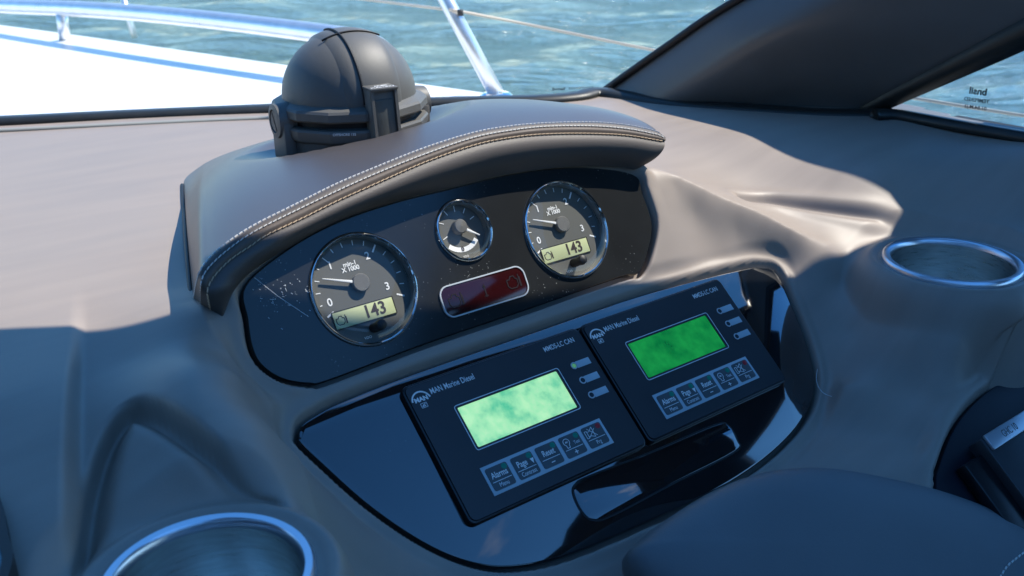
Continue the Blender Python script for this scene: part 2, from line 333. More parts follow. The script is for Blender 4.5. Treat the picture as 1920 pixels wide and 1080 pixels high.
# ------------------------------------------------------------------ the sea
def make_sea():
    m = bpy.data.materials.new('sea_water'); m.use_nodes = True; nt = m.node_tree; b = nt.nodes['Principled BSDF']; lk = nt.links.new
    b.inputs['Base Color'].default_value = (0.13, 0.215, 0.19, 1); b.inputs['Roughness'].default_value = 0.10; b.inputs['IOR'].default_value = 1.33
    tc = nt.nodes.new('ShaderNodeTexCoord'); hs = []
    for sc, rz, st, det, w in ((1.3, 33, (0.55, 2.2, 1), 4, 0.8), (3.6, 42, (0.5, 2.0, 1), 4, 0.45), (9.5, 30, (0.6, 1.6, 1), 3, 0.16)):
        m0 = nt.nodes.new('ShaderNodeMapping'); m0.inputs['Rotation'].default_value = (0, 0, R_(rz))
        mp = nt.nodes.new('ShaderNodeMapping'); mp.inputs['Scale'].default_value = st
        n = nt.nodes.new('ShaderNodeTexNoise'); n.inputs['Scale'].default_value = sc; n.inputs['Detail'].default_value = det; n.inputs['Distortion'].default_value = 0.35
        mu = nt.nodes.new('ShaderNodeMath'); mu.operation = 'MULTIPLY'; mu.inputs[1].default_value = w
        lk(tc.outputs['Object'], m0.inputs[0]); lk(m0.outputs[0], mp.inputs[0]); lk(mp.outputs[0], n.inputs['Vector']); lk(n.outputs['Fac'], mu.inputs[0]); hs.append(mu)
    a = nt.nodes.new('ShaderNodeMath'); a2 = nt.nodes.new('ShaderNodeMath'); lk(hs[0].outputs[0], a.inputs[0]); lk(hs[1].outputs[0], a.inputs[1])
    lk(a.outputs[0], a2.inputs[0]); lk(hs[2].outputs[0], a2.inputs[1])
    bp = nt.nodes.new('ShaderNodeBump'); bp.inputs['Strength'].default_value = 1.0; bp.inputs['Distance'].default_value = 0.34
    lk(a2.outputs[0], bp.inputs['Height']); lk(bp.outputs[0], b.inputs['Normal'])
    z = -1.55
    n = 220; xs = np.linspace(-10, 60, n); ys = np.linspace(-12, 60, n); Xg, Yg = np.meshgrid(xs, ys)
    H = 0.05 * np.sin(0.9 * Xg + 1.6 * Yg + 0.7 * np.sin(0.5 * Xg)) + 0.035 * np.sin(-1.3 * Xg + 2.1 * Yg + 1.1 * np.sin(0.4 * Yg + 0.3 * Xg)) + 0.02 * np.sin(3.1 * Xg + 2.3 * Yg)
    edge = np.minimum.reduce([Xg + 10, 60 - Xg, Yg + 12, 60 - Yg]); H *= np.clip(edge / 6, 0, 1)
    V = [(x, y, z + h) for x, y, h in zip(Xg.ravel(), Yg.ravel(), H.ravel())]
    Fc = [(j * n + i, j * n + i + 1, (j + 1) * n + i + 1, (j + 1) * n + i) for j in range(n - 1) for i in range(n - 1)]
    B = 4000; b0 = len(V); V += [(-B, -B, z), (B, -B, z), (B, B, z), (-B, B, z), (-10, -12, z), (60, -12, z), (60, 60, z), (-10, 60, z)]
    for k in range(4): Fc.append((b0 + k, b0 + (k + 1) % 4, b0 + 4 + (k + 1) % 4, b0 + 4 + k))
    o = obj('sea', V, Fc, m); o['kind'] = 'structure'; return o
make_sea()

# ------------------------------------------------------------------ hull, foredeck and rails (outside the glass)
GW = [(1.55, -1.5), (1.52, 0.2), (1.42, 0.95), (1.21, 1.63), (0.93, 2.65), (0.65, 3.67), (0.2, 5.0), (-0.4, 6.2), (-1.0, 6.9)]   # starboard gunwale in plan
def gunwale_plane(px, py, inset=0.04):
    n = np.array([2.04, 0.56, 0.0]); n /= np.linalg.norm(n); o = np.array([1.21, 1.63, 0]) - n * inset
    return hit(px, py, o, n)
DECK_Z = -0.12
def make_deck():
    g = catmull(GW, 6); cx = -1.0
    root = thing('foredeck', 'bright white glass-fibre foredeck outside the windscreen, running out to the bow', 'boat deck', Matrix.Translation((0, 0, 0)))
    V = []; Fc = []; N = len(g)
    prof = [(-0.06, -1.6), (0.03, -0.22), (0.03, DECK_Z - 0.014), (0.024, DECK_Z - 0.003), (0.012, DECK_Z), (-0.075, DECK_Z), (-0.095, DECK_Z - 0.002), (-0.22, DECK_Z - 0.003), (None, DECK_Z - 0.003)]
    for p, z in prof:
        for x, y in g:
            xi = np.interp(y, (0.80, 1.05), (1.24, cx))                # the deck stops at the cabin side
            V.append((max(xi, x + p) if p is not None else min(xi, x - 0.25), y, z))
    for i in range(len(prof) - 1):
        for k in range(N - 1): Fc.append((i * N + k, i * N + k + 1, (i + 1) * N + k + 1, (i + 1) * N + k))
    d = obj('deck_moulding', V, Fc, GEL, root); sharp(d, 50)
make_deck()
rail = thing('grab_rail', 'thick polished steel grab rail on short posts along the white deck edge', 'rail', Matrix.Translation((0, 0, 0)))
rp = [gunwale_plane(x, y, 0.06) for x, y in ((-160, 3), (0, 11), (150, 17), (300, 28), (470, 46), (640, 68), (690, 78), (725, 105), (738, 150))]
tube('rail_tube', catmull(rp, 8), 0.022, RAIL_M, rail, 20)
for bx_, by_, ty_ in ((118, 72, 20), (-130, 60, 6)):
    tube('post', [gunwale_plane(bx_ + 4, by_ + 6, 0.06), gunwale_plane(bx_, (by_ + ty_) / 2, 0.06), gunwale_plane(bx_ - 3, ty_, 0.06)], 0.0165, RAIL_M, rail, 16)
st = thing('guard_stanchion', 'slanting polished steel stanchion carrying the guard line at the deck edge', 'stanchion', Matrix.Translation((0, 0, 0)))
sb = gunwale_plane(931, 176, 0.05); stp = gunwale_plane(832, -8, 0.05); top_ = sb + (stp - sb) * 1.9
tube('stanchion_tube', [sb, sb + (top_ - sb) * 0.5, top_], 0.0158, RAIL_M, st, 18)
V, Fc = lathe([(0.0, 0.016), (0.026, 0.016), (0.034, 0.010), (0.036, 0.0)], 24, center=(sb[0], sb[1], DECK_Z + 0.003)); obj('base_flange', V, Fc, CHROME, st)
eye = gunwale_plane(866, 22, 0.05)
V, Fc = lathe([(0.0, 0.006), (0.006, 0.006), (0.006, -0.006), (0.0, -0.006)], 12, center=tuple(eye + np.array([-0.012, -0.012, 0]))); obj('line_eye', V, Fc, RUBBER, st)
st2 = thing('distant_stanchion', 'thin blue-grey stanchion standing farther forward behind the grab rail', 'stanchion', Matrix.Translation((0, 0, 0)))
b2 = at(252, 70, 5.2); t2 = at(226, -20, 5.2); tube('stanchion_tube', [b2, (b2 + t2) / 2, t2], 0.017, RAIL_M, st2, 12)
gl = [at(560, -16, 2.6), at(690, 0, 2.35), gunwale_plane(830, 17, 0.05), eye, at(1000, 48, 2.05), at(1230, 95, 1.9), at(1450, 138, 1.75), at(1690, 180, 1.58), at(1920, 217, 1.48), at(2150, 250, 1.4)]
tag(tube('guard_line', catmull(gl, 6), 0.0028, WIRE, None, 8), 'thin tan guard line strung past the stanchion above the water', 'guard line')

# ------------------------------------------------------------------ windscreen, pillar, side window, hardtop
WB = np.array([0.99, 1.083, 0.0]); We = np.array([-0.868, 0.497, 0.0]); We /= np.linalg.norm(We); Wm = np.array([We[1] * -1, We[0], 0]) ; Wm = np.array([-We[1], We[0], 0])
if Wm[1] > 0: Wm = -Wm
TANF = 1.0; Wd = Wm + np.array([0, 0, TANF]); Wd /= np.linalg.norm(Wd); Wn = np.cross(We, Wd); Wn /= np.linalg.norm(Wn)
def onW(px, py): return hit(px, py, WB, Wn)
base_px = [(-500, 243), (-200, 232), (0, 226), (250, 214), (510, 203), (800, 191), (1000, 186), (1080, 180), (1130, 172)]
BASE = [onZ(x, y, 0.004) for x, y in base_px]                    # foot of the windscreen on the dash
def shade(px, py, z):                                              # point of the glass plane whose shadow falls at this place of the dash
    S_ = onZ(px, py, z); return S_ + SUN * (((WB - S_) @ Wn) / (SUN @ Wn))
def shade0(x, y):
    S_ = np.array([x, y, 0.0]); return S_ + SUN * (((WB - S_) @ Wn) / (SUN @ Wn))
hdr = catmull([shade0(*q) for q in ((1.012, .520), (.965, .518), (.905, .526), (.84, .538), (.636, .578), (.467, .591), (.36, .606), (.295, .619), (.252, .628), (.208, .636), (.171, .649), (.123, .678), (.084, .702), (0.0, .75))], 3)
hdr = [hdr[0]] + [h for h in hdr[1:]] + [hdr[-1] + We * 0.9]

ws = thing('windscreen', 'clear raked windscreen pane above the dashboard, set in a dark gasket', 'windscreen', Matrix.Translation((0, 0, 0)))
def strip_solid(name, path, w, h, m, parent, lift=0.0, wdir=None):
    P = np.array(path); N = len(P); T = np.gradient(P, axis=0); T[:, 2] = 0; T /= np.linalg.norm(T, axis=1)[:, None]
    Nn = np.stack([-T[:, 1], T[:, 0], 0 * T[:, 0]], 1); V = []; Fc = []
    sec = [(-w / 2, 0), (-w / 2, h * 0.6), (-w / 4, h), (w / 4, h), (w / 2, h * 0.6), (w / 2, 0)]
    for p, n in zip(P, Nn):
        for a, b_ in sec: V.append(p + n * a + np.array([0, 0, b_ + lift]))
    for i in range(N - 1):
        for k in range(6): k2 = (k + 1) % 6; Fc.append((i * 6 + k, i * 6 + k2, (i + 1) * 6 + k2, (i + 1) * 6 + k))
    Fc += [tuple(range(6)), tuple((N - 1) * 6 + k for k in reversed(range(6)))]
    return obj(name, V, Fc, m, parent)
gpath = catmull(BASE + [onZ(1250, 192, 0.0), onZ(1400, 203, 0.0), onZ(1550, 212, 0.0), onZ(1672, 212, 0.0)], 6)
strip_solid('gasket', gpath, 0.034, 0.011, GASKET, ws, -0.006)
inner = [onZ(x, y, 0.003) for x, y in ((-400, 262), (0, 243), (250, 231), (510, 219))]
strip_solid('sealant_bead', catmull(inner, 6), 0.008, 0.004, SEAL, ws, -0.003)
mk = onW(1062, 163); emw = thing('glass_mark', 'faint maker mark etched low in the windscreen beside the pillar', 'glass mark', frame(mk - Wn * 0.003, -We, Wd, np.cross(-We, Wd)))
text('etched_lettering', 'lamd', 0.010, -0.012, 0, 0.0, ETCH, emw, mirror=True, fat=0.02); text('etched_lettering', 'TEMPERED', 0.008, 0.022, 0, 0.0, ETCH, emw, mirror=True)

# pillar: inner edge (glass side) and outer edge (side window side), a few facets between
pin = [onW(1128, 178), onW(1250, 92), onW(1390, 0)] + [shade0(*q) for q in ((.957, .715), (.978, .612), (1.003, .566), (1.022, .540), (1.012, .520))]
pin = [pin[0] - (pin[1] - pin[0]) * 0.9, pin[0] - (pin[1] - pin[0]) * 0.4] + pin
pcur = catmull(pin, 8)
Vg = np.array([onZ(1600, 198, 0.0), onZ(2200, 285, 0.0)]); sdir = Vg[1] - Vg[0]
snn = np.cross(sdir / np.linalg.norm(sdir), np.array([0, 0, 1.0])); snn /= np.linalg.norm(snn); snn = snn * np.sign(snn @ (Vg[0] - CAM_P))
def onS(px, py, inb=0.0): return hit(px, py, Vg[0] - snn * inb, snn)   # plane of the side glass
oc = catmull([onS(x, y, 0.014) for x, y in ((1480, 290), (1560, 245), (1650, 198), (1760, 145), (1920, 68), (2080, -8), (2400, -150), (2900, -380))], 8)
oc2 = catmull([onS(x, y, 0.004) for x, y in ((1480, 298), (1560, 255), (1668, 204), (1770, 160), (1925, 93), (2085, 20), (2405, -120), (2900, -340))], 8)
PIL = thing('windscreen_pillar', 'broad dark padded pillar between the windscreen and the tinted side window', 'pillar', Matrix.Translation((0, 0, 0)))
oc = resample(oc, len(pcur)); oc2 = resample(oc2, len(pcur)); S = range(len(pcur)); V = []; Fc = []
for ip, (a, b_) in enumerate(zip(pcur, oc)):
    kp = 1.0 - 0.85 * float(smooth(30, 44, np.array(ip)))
    inn = (b_ - a); ln = np.linalg.norm(inn); inn = inn / ln
    tang = pin[4] - pin[2]; tang = tang / np.linalg.norm(tang); nrm = np.cross(tang, inn); nrm /= np.linalg.norm(nrm)
    if nrm @ (CAM_P - a) < 0: nrm = -nrm
    sec = [(0.0, -0.03), (0.0, -0.004), (0.02, 0.006), (0.10, 0.026), (0.18, 0.043), (0.24, 0.050), (0.30, 0.048), (0.40, 0.038), (0.60, 0.020), (0.80, 0.007), (0.92, 0.002), (0.985, 0.0), (1.0, -0.006), (1.0, -0.03)]
    V += [a + inn * ln * t + nrm * (h * kp if h > 0 else h) for t, h in sec]; ns = len(sec)
for i in range(len(S) - 1):
    for k in range(ns): k2 = (k + 1) % ns; Fc.append((i * ns + k, i * ns + k2, (i + 1) * ns + k2, (i + 1) * ns + k))
obj('pillar_trim', V, Fc, PILLAR_M, PIL)
tube('glass_seal', [p + np.array([-0.002, 0.002, 0.002]) for p in pcur[8:]], 0.0055, RUBBER, PIL, 8)
# windscreen pane: right edge follows the pillar
left = [BASE[0] + (hdr[-1] - BASE[0]) * k for k in np.linspace(0, 1, 6)]
loop = [p for p in BASE] + [p for p in pcur[18:]] + [h for h in hdr[1:]] + left[::-1][1:-1]
loop = [p - Wn * ((p - WB) @ Wn) for p in loop]
n_ = len(loop); V = loop + [p + Wn * 0.005 for p in loop]
obj('glass_pane', V, [tuple(range(n_)), tuple(reversed(range(n_, 2 * n_)))], WGLASS, ws, False)
# side window
SW = thing('side_window', 'blue tinted side window with a dark frame beyond the pillar', 'window', Matrix.Translation((0, 0, 0)))
fr0 = [onZ(1640, 205, 0.012), onZ(1690, 207, 0.01), onZ(1800, 226, 0.01), onZ(1920, 246, 0.01), onZ(2150, 285, 0.01)]
V = [Vg[1]] + [p + snn * ((Vg[0] - p) @ snn) for p in oc2[::-1] if p[2] > -0.02]; n_ = len(V)
obj('glass_pane', V + [v + snn * 0.005 for v in V], [tuple(range(n_)), tuple(reversed(range(n_, 2 * n_)))], SGLASS, SW, False)
strip_solid('lower_gasket', catmull(fr0, 6), 0.020, 0.012, GASKET, SW, -0.012)
V = []; Fc = []
for a, b_ in zip(oc, oc2):
    a = a + (a - b_) * 1.2; V += [a - snn * 0.001, b_ - snn * 0.001, b_ + snn * 0.010, a + snn * 0.010]
for i in range(len(oc) - 1): Fc += [(4 * i + k, 4 * i + (k + 1) % 4, 4 * i + 4 + (k + 1) % 4, 4 * i + 4 + k) for k in range(4)]
obj('upper_frame', V, Fc, GASKET, SW)
mp_ = hit(1833, 186, Vg[0], snn); sx_ = sdir / np.linalg.norm(sdir)
smk = thing('window_mark', 'small black three-line mark etched in the tinted side window', 'glass mark', frame(mp_ - snn * 0.003, sx_, np.array([0, 0, 1.0]), np.cross(sx_, np.array([0, 0, 1.0]))))
text('etched_lettering', 'bnsil', 0.012, 0, 0.010, 0, ETCH, smk, mirror=True, fat=0.03); text('etched_lettering', 'TEMPERED', 0.0065, 0, -0.001, 0, ETCH, smk, mirror=True, fat=0.02); text('etched_lettering', '01.84.M.J3', 0.0065, 0, -0.010, 0, ETCH, smk, mirror=True, fat=0.02)

# hardtop: brow above the glass, then a roof with an open sunroof
RF = thing('hardtop_roof', 'dark hardtop roof with an open sunroof above the helm', 'roof', Matrix.Translation((0, 0, 0)))
def plate(name, P, th, m, parent):
    P = np.array(P); n = np.cross(P[1] - P[0], P[-1] - P[0]); n /= np.linalg.norm(n); N = len(P)
    if n[2] < 0: n = -n
    V = list(P) + [p + n * th for p in P]; Fc = [tuple(range(N)), tuple(reversed(range(N, 2 * N)))] + [(k, (k + 1) % N, N + (k + 1) % N, N + k) for k in range(N)]
    return obj(name, V, Fc, m, parent, False)
zt = 0.90
h0 = hdr[0]
def brow(h): 
    k = (zt - h[2]) / TANF; return np.array([h[0] + Wm[0] * k, h[1] + Wm[1] * k, zt])
for i in range(len(hdr) - 1): plate('brow_panel', [hdr[i], hdr[i + 1], brow(hdr[i + 1]), brow(hdr[i])], 0.03, ROOF_M, RF)
hb = brow(h0)
plate('side_panel', [h0, np.array([1.52, 0.55, h0[2] - 0.06]), np.array([1.52, -0.6, 0.60]), hb], 0.03, ROOF_M, RF)
plate('side_panel', [hb, np.array([1.52, -0.6, 0.601]), np.array([1.52, -2.2, 0.70]), np.array([1.30, -2.2, zt]), np.array([1.30, -0.25, zt]), np.array([0.93, 0.12, zt])], 0.03, ROOF_M, RF)
plate('aft_panel', [np.array([1.30, -1.6, zt]), np.array([-1.4, -1.6, zt]), np.array([-1.4, -2.2, zt]), np.array([1.30, -2.2, zt])], 0.03, ROOF_M, RF)
plate('port_panel', [np.array([-0.50, -1.6, zt + 0.001]), np.array([-0.50, 0.95, zt + 0.001]), np.array([-1.4, 1.4, zt]), np.array([-1.4, -1.6, zt])], 0.03, ROOF_M, RF)
plate('reflection_blocker', [np.array([1.36, 0.37, 0.20]), np.array([1.36, -2.2, 0.26]), np.array([1.36, -2.2, 0.75]), np.array([1.36, 0.37, 0.56])], 0.02, ROOF_M, RF)  # added out of view to keep bright sky out of the panel reflection
cab = thing('starboard_light_block', 'dark unseen wall added below the side window to cut stray light', 'light blocker', Matrix.Translation((0, 0, 0)))
plate('side_block', [np.array([1.30, 0.7, -0.9]), np.array([1.30, 0.7, -0.02]), np.array([1.30, -2.2, -0.02]), np.array([1.30, -2.2, -0.9])], 0.02, ROOF_M, cab)  # added to close the cabin so light enters by windscreen and sunroof
cab2 = thing('aft_light_block', 'dark unseen wall added behind the helm to cut light from aft', 'light blocker', Matrix.Translation((0, 0, 0)))
plate('aft_block', [np.array([-1.4, -2.2, -0.9]), np.array([1.5, -2.2, -0.9]), np.array([1.5, -2.2, 0.62]), np.array([-1.4, -2.2, 0.88])], 0.02, ROOF_M, cab2)  # unseen wall, added to shut out light from aft
cab3 = thing('port_light_block', 'dark unseen wall added on the port side to cut fill light', 'light blocker', Matrix.Translation((0, 0, 0)))
plate('side_block', [np.array([-1.4, -2.2, -0.9]), np.array([-1.4, 1.4, -0.9]), np.array([-1.4, 1.4, 0.70]), np.array([-1.4, -2.2, 0.70])], 0.02, ROOF_M, cab3)  # solid wall added in place of windows, cuts fill light from port
fl = plate('cockpit_floor', [np.array([-1.4, -2.2, -0.95]), np.array([1.3, -2.2, -0.95]), np.array([1.3, 1.0, -0.95]), np.array([-1.4, 1.0, -0.95])], 0.02, ROOF_M, None); fl['kind'] = 'structure'

# ------------------------------------------------------------------ dashboard moulding: one sculpted vinyl surface
AL = R_(25); ca, sa = math.cos(AL), math.sin(AL)
def to_uvw(P): P = np.atleast_2d(P); return np.stack([P[:, 0], P[:, 1] * ca + P[:, 2] * sa, -P[:, 1] * sa + P[:, 2] * ca], 1)
def to_xyz(u, v, w): return np.stack([u, v * ca - w * sa, v * sa + w * ca], -1)
ctl = []
for px, py, z in [(0, 262, 0), (0, 450, 0), (0, 620, 0), (150, 300, 0), (150, 450, 0), (150, 590, 0), (300, 300, 0), (300, 450, 0), (330, 540, 0), (-300, 300, 0), (-300, 620, 0), (-300, 900, -.03),
                  (0, 750, -.004), (70, 750, -.004), (0, 900, -.018), (70, 900, -.018), (0, 1080, -.034), (70, 1080, -.034), (-200, 1150, -.045), (100, 1180, -.05),
                  (250, 660, -.002), (300, 620, 0), (180, 800, -.008), (200, 950, -.024), (330, 850, -.016), (420, 900, -.022), (260, 1060, -.036), (480, 1010, -.034), (390, 1085, -.04), (520, 1090, -.045),
                  (380, 610, -.002), (440, 700, -.012), (500, 800, -.026), (545, 900, -.045), (600, 1020, -.075), (400, 1250, -.06), (200, 1300, -.06), (640, 1150, -.10),
                  (800, 195, .0), (1000, 190, .0), (1130, 182, 0), (1250, 200, 0), (1400, 212, 0), (1550, 215, 0), (1700, 222, 0), (1920, 262, 0), (2100, 300, 0),
                  (1650, 320, -.018), (1800, 330, -.026), (1920, 380, -.042), (1400, 255, -.002), (1550, 265, -.006), (1750, 270, -.010), (1330, 240, .000),
                  (1785, 488, -.074), (1920, 460, -.062), (1930, 545, -.082), (1800, 575, -.090), (1690, 560, -.093), (1780, 415, -.062),
                  (1580, 525, -.100), (1600, 620, -.128), (1700, 640, -.119), (1800, 640, -.113), (1920, 612, -.103), (1590, 720, -.152), (1700, 720, -.150), (1640, 820, -.178), (1560, 850, -.184), (1740, 850, -.180)]:
    ctl.append(onZ(px, py, z))
for px, py, o_ in ((1262, 352, 0), (1300, 400, 0), (1330, 425, .002), (1380, 435, .006), (1290, 352, .002), (1340, 375, .005)): ctl.append(onG(px, py, o_))
CREASE_PX = ((1222, 313, -.004), (1294, 345, 0.002), (1365, 379, .008), (1425, 403, .014), (1485, 434, .022), (1552, 461, .033))
CR3 = resample(catmull([onG(px, py, o_) for px, py, o_ in CREASE_PX], 6), 15)
for c in CR3:                                                      # crease, and the upper surface fanning back from it
    for dy in (0.0, 0.02, 0.06, 0.12, 0.19): ctl.append(np.array([c[0] + 0.12 * dy, c[1] + dy, c[2] * (1 - dy / 0.25)]))
for x, y, z in [(.40, .95, -.01), (.6, .95, -.01), (.5, .85, -.02), (.5, 1.1, -.003), (.6, .75, -.02), (.4, .75, -.03), (.70, .80, -.004), (-.3, .6, 0), (-.3, 1.0, 0), (-.3, 1.6, 0), (.1, 1.6, 0), (-.4, .3, -.05), (1.2, 1.0, 0), (1.3, .5, -.01)]: ctl.append(np.array([x, y, z]))
gout_px = [(458, 535), (462, 600), (470, 650), (488, 685), (528, 712), (580, 721), (620, 714), (800, 646), (1000, 578), (1160, 522), (1199, 512), (1217, 470), (1224, 420), (1207, 365), (1187, 325), (1080, 312), (960, 325), (842, 353), (740, 378), (634, 414), (540, 465)]
lout_px = [(557, 818), (563, 795), (598, 771), (640, 750), (760, 703), (1000, 620), (1200, 552), (1380, 505), (1428, 499), (1458, 509), (1482, 560), (1514, 640), (1530, 715), (1512, 780), (1450, 850), (1350, 918), (1200, 988), (1060, 1046), (960, 1066), (880, 1057), (790, 1018), (690, 950), (600, 870), (560, 831)]
GP = np.array([locG(onG(x, y)) for x, y in gout_px]); LP = np.array([locL(onL(x, y, -0.008)) for x, y in lout_px])
GPs = catmull(GP, 6, True); LPs = catmull(LP, 6, True)
for i in range(1, 13):                                             # ring of points round the two recesses
    q = inset2(GP, -0.014)[i]; ctl.append(Go + Gx * q[0] + Gy * q[1] + Gn * 0.004)
for q in inset2(LP, -0.012): ctl.append(Lo + Lx * q[0] + Ly * q[1] + Ln * -0.004)
Qo = onZ(1800, 780, -0.165)                                        # plane of the dark console panel on the right
qout_px = [(1756, 905), (1762, 870), (1785, 810), (1815, 765), (1860, 725), (1925, 690), (2050, 640), (2250, 640), (2300, 900), (2200, 1150), (1900, 1150), (1770, 1020)]
def onQ(px, py, off=0.0): return hit(px, py, Qo + Ln * off, Ln)
QP = np.array([[(onQ(x, y) - Qo) @ Lx, (onQ(x, y) - Qo) @ Ly] for x, y in qout_px]); QPs = catmull(QP, 6, True)
for q in inset2(QP, -0.012): ctl.append(Qo + Lx * q[0] + Ly * q[1])
C3 = to_uvw(np.array(ctl))
def tps_fit(P, lam=2e-6):
    n = len(P); d2 = ((P[:, None, :2] - P[None, :, :2]) ** 2).sum(-1); K = 0.5 * d2 * np.log(d2 + 1e-12) + lam * np.eye(n)
    A = np.zeros((n + 3, n + 3)); A[:n, :n] = K; A[:n, n] = 1; A[:n, n + 1:] = P[:, :2]; A[n, :n] = 1; A[n + 1:, :n] = P[:, :2].T
    return np.linalg.solve(A, np.r_[P[:, 2], 0, 0, 0])
tw = tps_fit(C3, 1e-4)
def tps(u, v):
    out = tw[-3] + tw[-2] * u + tw[-1] * v
    for c, k in zip(C3, tw): d2 = (u - c[0]) ** 2 + (v - c[1]) ** 2; out = out + k * 0.5 * d2 * np.log(d2 + 1e-12)
    return out
def trace(px, py):                                                  # where a pixel's ray meets the smooth base surface
    d = to_uvw(ray(px, py))[0]; o = to_uvw(CAM_P)[0]; ts = np.linspace(0.3, 2.2, 1200)
    g = (o[2] + ts * d[2]) - tps(o[0] + ts * d[0], o[1] + ts * d[1]); i = int(np.argmax(g < 0)); i = max(i, 1)
    t = ts[i - 1] + (ts[i] - ts[i - 1]) * g[i - 1] / (g[i - 1] - g[i] + 1e-12); p = o + d * t
    return np.array([p[0], p[1]])
def dist_poly(u, v, P, closed=False):
    P = np.array(P); best = np.full(u.shape, 1e9); N = len(P); tt = np.zeros(u.shape)
    for i in range(N if closed else N - 1):
        a = P[i]; b_ = P[(i + 1) % N]; d = b_ - a; l2 = d @ d + 1e-15
        t = np.clip(((u - a[0]) * d[0] + (v - a[1]) * d[1]) / l2, 0, 1)
        q = (u - a[0] - t * d[0]) ** 2 + (v - a[1] - t * d[1]) ** 2
        m = q < best; best = np.where(m, q, best); tt = np.where(m, (i + t) / max(1, N - 1), tt)
    return np.sqrt(best), tt
def inside(u, v, P):
    P = np.array(P); c = np.zeros(u.shape, bool); N = len(P)
    for i in range(N):
        a = P[i]; b_ = P[i - 1]
        m = ((a[1] > v) != (b_[1] > v)) & (u < (b_[0] - a[0]) * (v - a[1]) / (b_[1] - a[1] + 1e-15) + a[0]); c ^= m
    return c
def sdf(u, v, P): d, _ = dist_poly(u, v, P, True); return np.where(inside(u, v, P), -d, d)

us = np.r_[np.arange(-0.40, -0.06, 0.012), np.arange(-0.06, 1.02, 0.0019), np.arange(1.02, 1.36, 0.008)]
vs_ = np.r_[np.arange(0.14, 0.24, 0.006), np.arange(0.24, 0.76, 0.0019), np.arange(0.76, 1.56, 0.006)]
U, Vv = np.meshgrid(us, vs_); Wt = tps(U, Vv)
def plane_w(o, n):                                                  # w of a plane over (u, v)
    no = to_uvw(n)[0]; oo = to_uvw(o)[0]
    return oo[2] - (no[0] * (U - oo[0]) + no[1] * (Vv - oo[1])) / no[2]
wG = plane_w(Go, Gn); wL = plane_w(Lo, Ln); wQ = plane_w(Qo, Ln)
gpoly = to_uvw(np.array([Go + Gx * q[0] + Gy * q[1] for q in GPs]))[:, :2]
lpoly = to_uvw(np.array([Lo + Lx * q[0] + Ly * q[1] - Ln * 0.008 for q in LPs]))[:, :2]
qpoly = to_uvw(np.array([Qo + Lx * q[0] + Ly * q[1] for q in QPs]))[:, :2]
# left fin with a crease down its port side
crease = np.array([trace(x, y) for x, y in ((135, 520), (131, 620), (120, 720), (114, 850), (113, 980), (120, 1120), (130, 1300))])
dcr, tcr = dist_poly(U, Vv, crease)
side = U - np.interp(Vv, crease[::-1, 1], crease[::-1, 0])
Wt = Wt + -0.019 * smooth(-0.001, 0.012, side) * smooth(0.02, 0.45, tcr) * smooth(0.085, 0.010, side)
# inverted-V pocket round the cup holder
pk = catmull([trace(x, y) for x, y in ((140, 1100), (148, 980), (165, 880), (190, 800), (218, 752), (250, 732), (285, 738), (330, 768), (400, 826), (470, 888), (525, 938), (560, 1010), (585, 1100), (480, 1300), (200, 1300))], 4, True)
sp = sdf(U, Vv, pk)
Wt = Wt - 0.0045 * smooth(0.003, -0.004, sp) - 0.0165 * np.exp(-np.where(sp > -0.002, ((sp + 0.002) / 0.0034) ** 2, ((sp + 0.002) / 0.0075) ** 2))
# ridge line beside the instrument recess and crease on the starboard side
for pts, amp, wid in ((((372, 560), (390, 620), (450, 700), (520, 800), (580, 930), (620, 1040)), 0.006, 0.012), (None, 0.0040, 0.010)):
    d_, t_ = dist_poly(U, Vv, catmull([trace(*p) for p in pts], 4) if pts else to_uvw(CR3)[:, :2]); Wt = Wt + amp * np.exp(-d_ / wid) * smooth(1.0, 0.75, t_) * smooth(0.0, 0.15, t_)
# long groove on the starboard side
d_, t_ = dist_poly(U, Vv, catmull([trace(*p) for p in ((1394, 371), (1440, 375), (1485, 381), (1575, 394), (1669, 409), (1706, 416))], 4))
Wt = Wt - 0.0075 * np.exp(-(d_ / 0.0068) ** 2) * smooth(1.0, 0.62, t_) + 0.002 * np.exp(-((d_ - 0.016) / 0.008) ** 2) * smooth(1.0, 0.5, t_)
# recesses for the panels
for poly, wp, dep, lip, bw_ in ((gpoly, wG, 0.016, 0.0055, 0.022), (lpoly, wL - 0.008, 0.016, 0.0035, 0.020), (qpoly, wQ, 0.012, 0.003, 0.022)):
    s_ = sdf(U, Vv, poly)
    Wt = Wt * (1 - smooth(bw_, 0.008, s_)) + (wp + lip * smooth(-0.002, 0.007, s_)) * smooth(bw_, 0.008, s_)
    Wt = Wt - dep * smooth(0.0042, -0.001, s_)
# bosses for the cup holders
CUPS = [dict(c=onZ(1785, 489, -0.072), R=0.0, px=(1660, 1910)), dict(c=onZ(390, 1086, -0.042), R=0.0, px=(189, 589))]
for c in CUPS:
    dep = (c['c'] - CAM_P) @ CAM_M[:, 2]; c['R'] = (c['px'][1] - c['px'][0]) / F_PX * dep / 2
XYZ = to_xyz(U, Vv, Wt)
for c in CUPS:
    rr = np.hypot(XYZ[..., 0] - c['c'][0], XYZ[..., 1] - c['c'][1]); R = c['R']
    k = smooth(R + 0.038, R + 0.012, rr); tgt = c['c'][2] - 0.003 + 0.0035 * np.exp(-((rr - R - 0.010) / 0.005) ** 2)
    XYZ[..., 2] = XYZ[..., 2] * (1 - k) + tgt * k
hole = np.zeros(U.shape, bool)
for c in CUPS: hole |= np.hypot(XYZ[..., 0] - c['c'][0], XYZ[..., 1] - c['c'][1]) < c['R'] - 0.006
